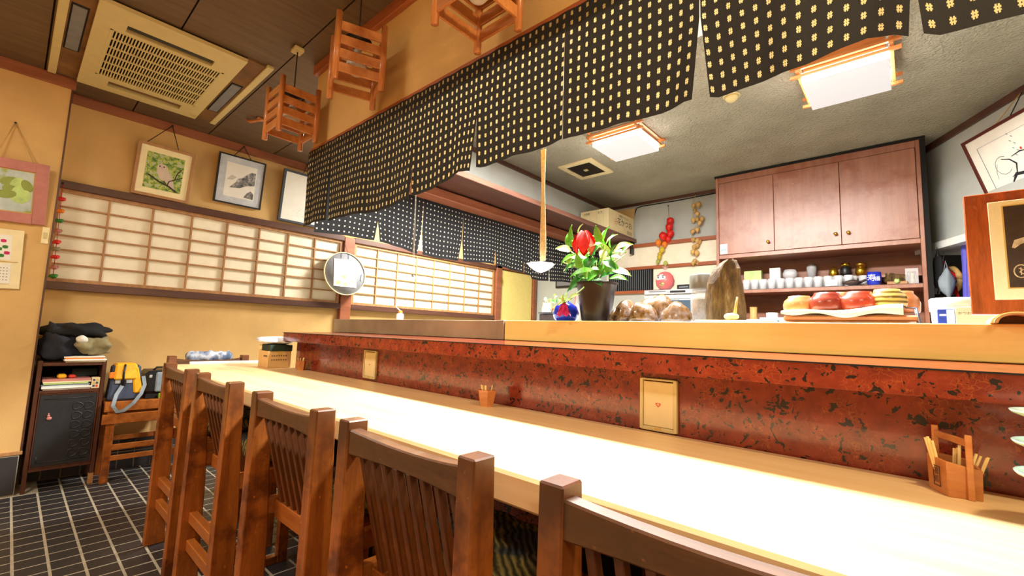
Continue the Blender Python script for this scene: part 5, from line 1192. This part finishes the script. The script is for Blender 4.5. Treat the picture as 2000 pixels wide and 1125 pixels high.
# corridor end: dark framed picture with white flower
qx = ony(1115, 548, 5.64); t = thing('dark_wall_panel', 'dark framed panel on the pale wall beyond the corridor curtain', 'panel', (qx.x, 5.645, qx.z)); a, b = ony(1086, 563, 5.64), ony(1128, 520, 5.64)
obj('panel', MB().box((a.x, 5.62, a.z), (b.x, 5.648, b.z+.1)), 'black', t, .004); obj('inner', MB().box((a.x+.03, 5.615, a.z+.03), (b.x-.03, 5.62, b.z+.07)), 'greydev', t)
# glazed lumpy stone sculpture
t = thing('stone_ornament', 'glossy brown lumpy stone ornament shaped like low hills', 'ornament', (base(1275, 1.68), 1.68, W0))
for k, (px, py, rx, rz2, yv, sd_) in enumerate([(1224, 600, .055, .065, 1.66, 1), (1283, 588, .085, .085, 1.72, 2), (1322, 606, .055, .052, 1.65, 3), (1206, 617, .026, .032, 1.66, 4), (1256, 604, .055, .062, 1.64, 5)]):
    c_ = ony(px, py+14, yv); mb = MB().ball((c_.x, yv, W0+.01), (rx, .06, max(.03, ony(px, py-15, yv).z-W0-.01)), 22, noise=.05, seed=sd_); mb.v = [Vector((p.x, p.y, max(p.z, W0))) for p in mb.v]; obj('lump', mb, 'rock', t)
# blue carton sliver and red dish behind it
x_ = base(1229, 1.95); single('blue_carton', MB().box((x_-.022, 1.93, W0), (x_+.02, 1.97, W0+.075)), 'teal', 'small blue box peeping out behind the lumpy stone ornament', 'box', .002)
x_ = base(1207, 2.1); single('red_bowl', MB().lathe([(0, 0), (.025, 0), (.04, .04), (.037, .04), (.022, .005), (0, .005)], (x_, 2.1, W0+.0), 20), 'bowlscarlet', 'small red bowl behind the dark flower pot', 'bowl')
# spice jar with steel lid
jy = 1.80; x_ = base(1371, jy); hz_ = ony(1371, 537, jy).z-W0
t = thing('storage_jar', 'clear glass jar of dark grains with a brushed steel lid', 'jar', (x_, jy, W0))
obj('jar_glass', MB().lathe([(0, 0), (.038, 0), (.042, .01), (.042, hz_*.55), (.036, hz_*.68), (.036, hz_*.7), (.034, hz_*.7), (.039, hz_*.55), (.039, .01), (0, .006)], (x_, jy, W0), 28), N('jar_glass_clear').set(S(225, 230, 228), .05, 0, Alpha=.25), t)
obj('grains', MB().lathe([(0, .008), (.036, .009), (.036, hz_*.5), (0, hz_*.52)], (x_, jy, W0), 24), plain('brown_grains', S(120, 84, 60), .8, var=.7, sc_=160), t)
M['brushed'] = plain('brushed_steel', S(128, 126, 120), .35, .4)
obj('lid', MB().lathe([(.0, hz_*.70), (.044, hz_*.70), (.045, hz_*.72), (.045, hz_*.98), (.042, hz_), (0, hz_)], (x_, jy, W0), 32), 'brushed', t)
# tall fossil wood
yv = 1.70; zt2 = ony(1428, 508, yv).z; xa, xb = base(1378, yv), base(1458, yv); H2 = zt2-W0
prof = [(1384, 626), (1378, 600), (1380, 560), (1386, 540), (1402, 520), (1425, 508), (1438, 508), (1446, 530), (1450, 565), (1457, 600), (1460, 626)]
mb = MB(); rings = 16; n = 18; v_ = []; L_e = [(626, 1381, 1459), (600, 1378, 1456), (575, 1379, 1452), (555, 1381, 1449), (540, 1386, 1447), (528, 1394, 1446), (518, 1404, 1442), (511, 1416, 1438), (507.5, 1426, 1434)]
rr = random.Random(9)
for i, (py, l_, r_) in enumerate(L_e):
    a = ony(l_, py, yv); b = ony(r_, py, yv); cx_ = (a.x+b.x)/2; rx = (b.x-a.x)/2; z = a.z if i else W0
    for k in range(n): th = 2*PI*k/n; q = 1+.07*math.sin(k*2.1+i)+rr.uniform(-.05, .05); v_.append(Vector((cx_+rx*math.cos(th)*(1+(q-1)*.5), yv+.035*math.sin(th)*q*(1-.06*i), z+(rr.uniform(-.004, .004) if i else 0))))
mb.add(v_, [(i*n+k, i*n+(k+1) % n, (i+1)*n+(k+1) % n, (i+1)*n+k) for i in range(len(L_e)-1) for k in range(n)]+[tuple(range(n))[::-1], tuple(range((len(L_e)-1)*n, len(L_e)*n))]); mb.sm = [False]*len(mb.f)
single('petrified_wood', mb, 'petri', 'tall upright slab of rough brown petrified wood beside the glass jar', 'ornament')
# thin cream plate with ladle in front
yv = 1.60; xa, xb = base(1364, yv), base(1516, yv); single('cream_board', MB().box((xa, yv-.04, W0), (xb, yv+.03, W0+.010)), 'cardpale', 'thin cream board lying in front of the petrified wood', 'board', .003)
x_ = ony(1428, 610, 1.585); zz = W0+.0105
t = thing('small_gourd', 'pale gourd with a curved brown stalk on the cream board', 'gourd', (x_.x, 1.585, zz)); obj('gourd_body', MB().ball((x_.x, 1.588, zz+.012), (.024, .02, .0125), 14), 'cream', t); obj('stalk', MB().tube([(x_.x+.010, 1.588, zz+.016), ony(1437, 600, 1.588), ony(1440, 580, 1.588)], [.006, .004, .003], 8), 'straw', t)
yv = 1.86; x_ = base(1490, yv); t = thing('teal_dish', 'flat teal rimmed rectangular dish left of the tea bowls', 'dish', (x_, yv, W0)); obj('dish_base', MB().box((x_-.06, yv-.04, W0), (x_+.05, yv+.04, W0+.010)), 'white', t, .002); obj('dish_rim', MB().box((x_-.066, yv-.046, W0+.010), (x_+.056, yv+.046, W0+.024)), 'teal', t, .003)
# trays with cloth and bowls
yv = 1.78; xa, xb = base(1527, yv), base(1792, yv)
single('wooden_tray', MB().box((xa, yv-.06, W0), (xb, yv+.16, W0+.015)), 'shojiwood', 'lower flat brown wooden tray under the cream cloth', 'tray', .004, 'stacked brown trays')
single('wooden_tray', MB().box((base(1536, yv), yv-.05, W0+.0155), (xb+.005, yv+.15, W0+.034)), 'lanterns', 'upper brown wooden tray directly under the cream cloth', 'tray', .005, 'stacked brown trays')
mb = MB(); n = 40; m_ = 6; v_ = []; x0, x1 = base(1533, yv), base(1766, yv); zt3 = W0+.035
for i in range(n+1):
    u = i/n; x = lerp(x0, x1, u); h = .014+.016*u*u+.004*math.sin(u*9); dip = .013*math.sin(PI*u)**2*(u) + .004*math.sin(u*14)
    pf = [(-.064, .002-dip*1.2), (-.066, h*.6-dip*.6), (-.058, h), (.0, h+.002), (.10, h), (.14, 0)]
    v_ += [Vector((x, yv+a+.003*math.sin(u*17+k), zt3+b+(.002 if k == 0 else 0))) for k, (a, b) in enumerate(pf)]
mb.add(v_, [(i*6+k, (i+1)*6+k, (i+1)*6+k+1, i*6+k+1) for i in range(n) for k in range(5)], True); single('folded_cloth', mb, 'cream', 'cream folded cloth spread over the wooden trays', 'cloth')
def bowl(px, yb, m_, lb_, r=.045, h=.05, dz=.052, band=False):
    x_ = base(px, yb); pr_ = [(0, h*.92), (r*.54, h*.92), (r*.56, h), (r*.66, h), (r*.69, h*.88), (r*.92, h*.68), (r, h*.42), (r*.98, h*.1), (r*.93, 0), (r*.86, 0), (r*.9, h*.4), (r*.5, h*.85), (0, h*.9)]
    return single('tea_bowl', MB().lathe(pr_, (x_, yb, W0+dz), 30), m_, lb_, 'bowl', group='upturned tea bowls on the cream cloth')
bw = .052
bowl(1562, 1.79, 'bowlorange', 'upturned pale orange tea bowl, leftmost on the cream cloth', bw*.92, .052, .050)
bowl(1616, 1.78, 'bowlred', 'upturned dark red tea bowl, second from the left', bw, .058, .052)
bowl(1678, 1.78, 'bowlscarlet', 'upturned scarlet tea bowl, third from the left', bw, .056, .054)
bowl(1735, 1.79, 'bowlstripe', 'upturned olive and cream striped tea bowl on the right', bw*.92, .054, .062)
bowl(1643, 1.89, 'bowlorange', 'upturned orange tea bowl behind the two red ones', bw*.9, .070, .050)
bowl(1762, 1.89, 'bowlorange', 'upturned orange and red tea bowl behind the striped one', bw*.9, .068, .050)
t = thing('tassel_cord', 'blue and white tasselled cord hanging over the tray end', 'cord', (base(1794, 1.76), 1.76, W0+.06))
for k in range(7): obj('thread', MB().tube([(base(1770, 1.76), 1.77, W0+.058), (base(1786+k, 1.76), 1.75-k*.003, W0+.055), (base(1790+k*1.2, 1.76), 1.745-k*.003, W0+.012)], .0016, 5), 'navy' if k % 3 == 0 else 'silk', t)
# tub, detergent box, carton
yv = 2.12; x_ = base(1861, yv); hT = ony(1861, 583, yv).z-W0
t = thing('white_tub', 'round white plastic tub with a lid behind the yellow board', 'tub', (x_, yv, W0)); obj('body', MB().lathe([(0, 0), (.050, 0), (.054, hT*.6), (0, hT*.6)], (x_, yv, W0), 30), 'tubwhite', t); obj('lid', MB().lathe([(0, hT*.6), (.057, hT*.6), (.058, hT*.95), (.053, hT), (0, hT)], (x_, yv, W0), 30), 'tubwhite', t)
yv = 1.98; xa, xb = base(1832, yv), base(1866, yv); t = thing('blue_box', 'blue and white printed box in front of the white tub', 'box', ((xa+xb)/2, yv, W0)); hh = ony(1845, 604, yv).z-W0
obj('box_body', MB().box((xa, yv, W0), (xb, yv+.05, W0+hh)), 'bluebox', t, .001); obj('white_corner', MB().box((xa+(xb-xa)*.52, yv-.0006, W0+.002), (xb-.001, yv, W0+hh-.002)), 'sticker', t); obj('printed_oval', MB().cbox((xa+.012, yv-.001, W0+hh*.72), (.016, .001, .006)), 'white', t)
xa, xb = xb+.001, xb+.12; hh = ony(1880, 600, yv).z-W0; t = thing('beige_carton', 'beige lettered carton beside the blue box', 'box', ((xa+xb)/2, yv, W0)); obj('carton_body', MB().box((xa, yv-.01, W0), (xb, yv+.06, W0+hh)), 'cardpale', t, .001)
text('small_lettering', 'かつおぶし', 'ink', t, (xa+.03, yv-.0102, W0+hh*.72), (1, 0, 0), (0, 0, 1), .010)
# large framed picture on the worktop
yv = 1.74; A = ony(1883, 380, yv); Bt = ony(1897, 614, yv); w_ = .42; fx0 = (A.x+Bt.x)/2
fr = Fr(Vector((A.x, yv+.02, A.z)), Vector((A.x+w_, yv+.02, A.z)), Vector((Bt.x+w_, yv, Bt.z)), Vector((Bt.x, yv, Bt.z)), (0, -1, 0))
M['frameorange'] = wood('glossy_orange_wood', S(120, 48, 14), S(186, 86, 30), 2, .25, coat=.5)
a = ony(1930, 405, yv); fw = a.x-fx0
t = thing('large_framed_picture', 'big orange-brown wooden frame with a dark picture at the right edge', 'picture', fr.P(fr.w/2, 0))
mb = MB(); w_, h = fr.w, fr.h
mb = MB(); fr.bx(mb, 0, 0, w_, h, -.02, 0); obj('frame', mb, 'frameorange', t, .002)
mb = MB(); fr.bx(mb, fw, fw*.85, w_-fw, h-fw*.62, 0, .004); obj('mount', mb, 'cream', t, .001)
f2 = fw+.028
mb = MB(); fr.bx(mb, f2-.003, fw*.85+.028, w_-f2+.003, h-fw*.62-.014, .004, .006); obj('gold_fillet', mb, 'gold2', t)
mb = MB(); fr.bx(mb, f2, fw*.85+.031, w_-f2, h-fw*.62-.017, .006, .007); pt = obj('painting', mb, plain('dark_painting', S(62, 44, 28), .7, var=.4, sc_=20), t)
M['paleink'] = plain('pale_ink', S(196, 178, 140), .8, var=.3, sc_=60)
def dab(pts, r, nm='brush_stroke'):
    for (a, b), (c_, e), r1, r2 in zip(pts[:-1], pts[1:], r[:-1], r[1:]):
        pass
    mb = MB(); L = [fr.P(a, b, .0075) for a, b in pts]; v_ = []
    for i, p in enumerate(L):
        d = (L[min(i+1, len(L)-1)]-L[max(i-1, 0)]).normalized(); s_ = d.cross(fr.n).normalized()*r[i]; v_ += [p-s_, p+s_]
    mb.add(v_, [(2*i, 2*i+2, 2*i+3, 2*i+1) for i in range(len(L)-1)]); obj(nm, mb, 'paleink', pt, fix=False)
dab([(f2+.012, .175), (f2+.020, .190), (f2+.040, .198), (f2+.06, .192)], [.003, .008, .007, .003])
dab([(f2+.05, .20), (f2+.052, .17), (f2+.05, .13), (f2+.047, .10), (f2+.055, .085)], [.006, .008, .004, .005, .002])
dab([(f2+.045, .235), (f2+.07, .245), (f2+.09, .24)], [.003, .006, .003])
oc = (f2+.022, .112); dab([(oc[0]+.0125*math.cos(2*PI*k/14), oc[1]+.017*math.sin(2*PI*k/14)) for k in range(15)], [.0013]*15, 'seal_ring')
dab([(oc[0]-.004, oc[1]+.008), (oc[0]+.004, oc[1]+.004), (oc[0]-.003, oc[1]-.002), (oc[0]+.005, oc[1]-.008)], [.0012]*4, 'seal_mark'); dab([(oc[0], oc[1]+.010), (oc[0], oc[1]-.010)], [.001, .001], 'seal_mark')
obj('foot', MB().box((fx0+.22, yv-.02, W0), (fx0+.36, yv+.05, fr.P(0, 0).z+.002)), 'darkwood', t)
# horseshoe shaped wooden rest overhanging the board
q = ony(1985, 632, 1.50); R1 = ony(1985, 632, 1.5).x-ony(1935, 632, 1.5).x
t = thing('wooden_bowl_rest', 'round pale wooden rest curving up at the right end of the board', 'bowl', (q.x, 1.50, ZS))
for nm, ro, ri, y0, y1, m_ in (('outer_ring', R1*.93, R1*.76, 1.468, 1.58, 'card'), ('pale_rim', R1*1.03, R1*.931, 1.480, 1.578, 'toothp'), ('inner_disc', R1*.76, 0, 1.53, 1.575, 'railx')):
    n = 24; mb = MB(); v_ = []
    for k in range(n+1):
        a = PI*k/n; c_, s_ = math.cos(a), math.sin(a)*.62; v_ += [Vector((q.x+c_*ro, y0, ZS+.001+s_*ro)), Vector((q.x+c_*ro, y1, ZS+.001+s_*ro)), Vector((q.x+c_*ri, y1, ZS+.001+s_*ri)), Vector((q.x+c_*ri, y0, ZS+.001+s_*ri))]
    mb.add(v_, [(4*k+a, 4*k+(a+1) % 4, 4*k+4+(a+1) % 4, 4*k+4+a) for k in range(n) for a in range(4)]+[(3, 2, 1, 0), (4*n, 4*n+1, 4*n+2, 4*n+3)], False); obj(nm, mb, m_, t)
# tilted ink drawing on the right wall
def findd():
    best = None
    for k in range(60):
        d_ = .01*k; a = onp(1877, 281, RP-RN*d_, RN); b = onp(1921, 371, RP-RN*(.01+.3*d_*.0), RN)
        e = abs((a-RP).dot(RD)-(b-RP).dot(RD))
        if best is None or e < best[0]: best = (e, d_, a, b)
    return best
e, d_, TLc, BLm = findd(); print('tilt', e, d_, TLc, BLm)
dn = (BLm-TLc); dn = dn-RD*dn.dot(RD); dn = dn.normalized()*min(.55, dn.length*1.45)
TR_ = TLc+RD*.60
fr = Fr(TLc, TR_, TR_+dn, TLc+dn, -RN)
t, i0, d2 = framed('framed_picture', 'dark red framed ink drawing tilted on the far right wall', fr, .018, plain('maroon_frame', S(84, 30, 24), .35), [('sheet', 'paper', 0)], dep=.015)
mb = MB(); w_, h = fr.w, fr.h
for a in ((.08, .08, .085, h-.08), (.08, h-.08, w_-.06, h-.078)): fr.bx(mb, *a, d2, d2+.0005)
obj('ruled_line', mb, 'slate', t)
def stroke(pts, r, m_='ink', nm='brush_stroke'):
    mb = MB(); L = [fr.P(a, b, d2+.001) for a, b in pts]; v_ = []
    for i, p in enumerate(L):
        d = (L[min(i+1, len(L)-1)]-L[max(i-1, 0)]).normalized(); s_ = d.cross(fr.n).normalized()*r[i]; v_ += [p-s_, p+s_]
    mb.add(v_, [(2*i, 2*i+2, 2*i+3, 2*i+1) for i in range(len(L)-1)]); obj(nm, mb, m_, t, fix=False)
stroke([(.20+.055*math.cos(k*.5+1), h*.50+.055*math.sin(k*.5+1)) for k in range(10)], [.002]*10, 'slate')
stroke([(.20, h*.58), (.25, h*.54), (.28, h*.46), (.26, h*.36), (.22, h*.32)], [.002, .004, .006, .004, .002])
stroke([(.21, h*.26), (.25, h*.34), (.31, h*.32), (.38, h*.26), (.45, h*.30), (.52, h*.28)], [.004, .010, .009, .008, .008, .004])
stroke([(.27, h*.56), (.33, h*.58), (.40, h*.55)], [.002, .004, .002])
stroke([(.13, h*.36), (.14, h*.46), (.165, h*.54)], [.001, .002, .001], 'slate')
for k in range(7): stroke([(.30+.02*(k % 2), h*.84-k*.022), (.31+.02*(k % 2), h*.84-k*.022-.010)], [.003, .002], 'slate', 'small_writing')
stroke([(.345, h*.62), (.345, h*.59)], [.006, .006], 'red', 'red_seal')
hk = onp(1998, 176, RP-RN*.01, RN); obj('cord', MB().tube([fr.P(w_*.45, h, -.005), hk], .003, 5), 'straw', t); obj('cord', MB().tube([fr.P(w_*.62, h, -.005), hk], .003, 5), 'iron', t); obj('hook', MB().ball(hk, .007, 8), 'iron', t)
# niche contents: pole, wreath, blue cloth, dark bags
NP = RP+RN*.06
def onn(px, py, o=.0): return onp(px, py, NP+RN*o, RN)
a = onn(1823, 490); single('niche_post', MB().beam((a.x, a.y, .002), (a.x, a.y, 1.829), .045, .045, RD), 'silver', 'pale grey upright post in the dark opening at right', 'post')
c_ = onn(1856, 548); t = thing('straw_wreath', 'straw ring with a red ribbon bow hanging in the dark opening', 'wreath', c_)
mb = MB(); n = 22; R_ = (onn(1875, 548)-onn(1838, 548)).length/2
pts = [c_+RD*R_*math.cos(2*PI*k/n)+Vector((0, 0, R_*.9*math.sin(2*PI*k/n))) for k in range(n+1)]
obj('straw_ring', MB().tube(pts, [.018+.003*math.sin(k*2) for k in range(n+1)], 8), 'straw', t)
bq = onn(1854, 541, -.04); obj('ribbon_bow', MB().ball(bq, (.035, .03, .038), 14, noise=.15, seed=4), 'ribbon', t)
for e_, w2 in (((1841, 510), .014), ((1862, 575), .016), ((1872, 583), .012), ((1852, 570), .012)):
    e2 = onn(*e_, -.05); mb = MB(); m1 = (bq+e2)/2+RD*.02
    mb.add([bq-RD*w2*.5, bq+RD*w2*.5, m1+RD*w2, m1-RD*w2, e2+RD*w2*1.1, e2-RD*w2*1.1], [(0, 1, 2, 3), (3, 2, 4, 5)]); obj('ribbon_tail', MB().add(mb.v+[p-RN*.003 for p in mb.v], mb.f+[tuple(6+i for i in f[::-1]) for f in mb.f]), 'ribbon', t)
obj('gold_thread', MB().tube([onn(1848, 545, -.06), onn(1842, 560, -.06), onn(1837, 572, -.06)], .003, 5), 'gold', t)
obj('hanging_wire', MB().tube([onn(1846, 482), onn(1840, 520), onn(1846, 540)], .003, 5), 'silver', t)
a = [onp(px, py, NP-RN*.03, RN) for px, py in ((1875, 462), (1900, 455), (1902, 600), (1880, 600))]
mb = MB(); n = 12; v_ = []
for i in range(n+1):
    for k in range(8): u = k/7; p = a[0].lerp(a[1], i/n).lerp(a[3].lerp(a[2], i/n), u); v_.append(p+RN*.012*math.sin(i*1.4+u))
mb.add(v_, [(i*8+k, (i+1)*8+k, (i+1)*8+k+1, i*8+k+1) for i in range(n) for k in range(7)], True); single('blue_apron', mb, 'bluecloth', 'blue cloth hanging in the dark opening behind the big frame', 'cloth')
for k, (px, py, rx, rz2, m_, lb_) in enumerate([(1822, 535, .035, .13, 'blackcloth', 'black bag hanging on the cabinet side, upper one'), (1834, 555, .04, .10, 'slate', 'grey crumpled plastic bag hanging beside the cabinet'), (1822, 600, .035, .10, 'blackcloth', 'dark bundle low beside the cabinet edge')]):
    c_ = ony(px, py, (4.33, 4.27, 4.42)[k]); c_.x = .127+rx*.9+(.03 if k == 1 else 0); t = thing('hanging_bag', lb_, 'bag', c_+Vector((0, 0, rz2))); mb = MB().ball(c_, (rx, .04, rz2), 18, noise=.12, seed=20+k); obj('bag_body', mb, m_, t)
    obj('handle', MB().tube([c_+Vector((-.01, 0, rz2*.9)), c_+Vector((0, 0, rz2+.06)), c_+Vector((.012, 0, rz2*.9))], .004, 5), m_, t)
# wind chimes: long speckled strip over a fluted glass bell
M['striptan'] = plain('speckled_tan_film', S(214, 186, 130), .5, var=.2, sc_=60)
M['bellglass'] = plain('milky_glass', S(236, 244, 250), .15, var=.03)
M['stripclear'] = N('clear_tan_film').set(S(220, 210, 190), .2, 0, Alpha=.38)
def chime(label, top, mid, bell, yv, m_, alpha=1, s=1):
    tp_ = ony(*top, yv); bt = ony(*mid, yv); bc = ony(*bell, yv)
    t = thing('hanging_strip_chime', label, 'wind chime', (tp_.x, yv, ZK))
    obj('thread', MB().tube([(tp_.x, yv, ZK-.001), (tp_.x, yv, tp_.z-.02)], .0015, 5), 'straw', t)
    n = 20; v_ = []
    for i in range(n+1):
        u = i/n; p = tp_.lerp(bt, u); w2 = (.016+.014*max(0, (u-.35)/.65)**1.0*(1 if u < .93 else .7))*s; a = .5*u+.15*math.sin(u*5)
        dx = Vector((math.cos(a), -math.sin(a), 0))*w2; v_ += [p-dx, p+dx, p+dx+Vector((0, .0015, 0)), p-dx+Vector((0, .0015, 0))]
    obj('paper_strip', MB().add(v_, [(4*k+a, 4*k+(a+1) % 4, 4*k+4+(a+1) % 4, 4*k+4+a) for k in range(n) for a in range(4)]+[(3, 2, 1, 0), (4*n, 4*n+1, 4*n+2, 4*n+3)], False), m_, t)
    obj('bead', MB().lathe([(0, .0), (.008, -.004), (.008, -.016), (0, -.02)], (bt.x, yv, bt.z), 10), 'black', t)
    r_ = (ony(1069, 520, yv)-ony(1024, 520, yv)).length/2*s*.9; k_ = 40; v_ = []; pr_ = [(1.0, .0), (.78, -.30), (.5, -.52), (.25, -.66), (.12, -.70)]
    z0 = bt.z-.012
    for j, (q, z) in enumerate(pr_):
        for i in range(k_): f = 1+.07*math.cos(8*2*PI*i/k_)*(q if j < 3 else 0); v_.append(Vector((bt.x-.012*s+q*r_*f*math.cos(2*PI*i/k_), yv+q*r_*f*math.sin(2*PI*i/k_), z0+z*r_*.95)))
    obj('glass_bell', MB().add(v_, [(j*k_+i, j*k_+(i+1) % k_, (j+1)*k_+(i+1) % k_, (j+1)*k_+i) for j in range(4) for i in range(k_)]+[tuple(range(4*k_, 5*k_))], True), 'bellglass' if alpha == 1 else m_, t)
chime('long tan speckled strip above a fluted white glass bell, hanging over the counter', (1061, 292), (1060, 510), (1045, 528), 1.75, 'striptan')
chime('faint clear strip and small bell hanging farther left over the counter', (815, 300), (806, 536), (806, 543), 1.75, 'stripclear', .4, .6)
# bottle top behind the steel panel
x_ = ony(781, 622, 1.62); t = thing('squeeze_bottle', 'white bottle with an orange cap and bent spout behind the steel panel', 'bottle', (x_.x, 1.62, W0))
zc = ony(780, 612, 1.62).z
obj('body', MB().lathe([(0, 0), (.022, 0), (.022, max(.01, zc-W0-.006)), (.012, zc-W0+.001), (0, zc-W0+.001)], (x_.x, 1.62, W0), 18), 'tubwhite', t)
obj('cap', MB().lathe([(.013, 0), (.014, .010), (.008, .018), (0, .018)], (x_.x, 1.62, zc), 14), 'orangep', t)
obj('spout', MB().tube([(x_.x, 1.62, zc+.016), ony(777, 603, 1.62), ony(772, 598, 1.62)], .003, 6), 'white', t)

q = onz(500, 236, ZC-.02); t = thing('ceiling_hook', 'small brown wooden hook on the dark ceiling behind the far lantern', 'hook', (q.x, q.y, ZC))
obj('hook_arm', MB().tube([(q.x-.06, q.y-.05, ZC-.012), (q.x-.03, q.y-.03, ZC-.03), (q.x, q.y, ZC-.02), (q.x+.06, q.y+.03, ZC-.014)], [.010, .012, .011, .012], 8), 'lantern', t)
obj('hook_base', MB().cbox((q.x+.03, q.y+.02, ZC-.008), (.05, .05, .014)), 'lantern', t, .003)
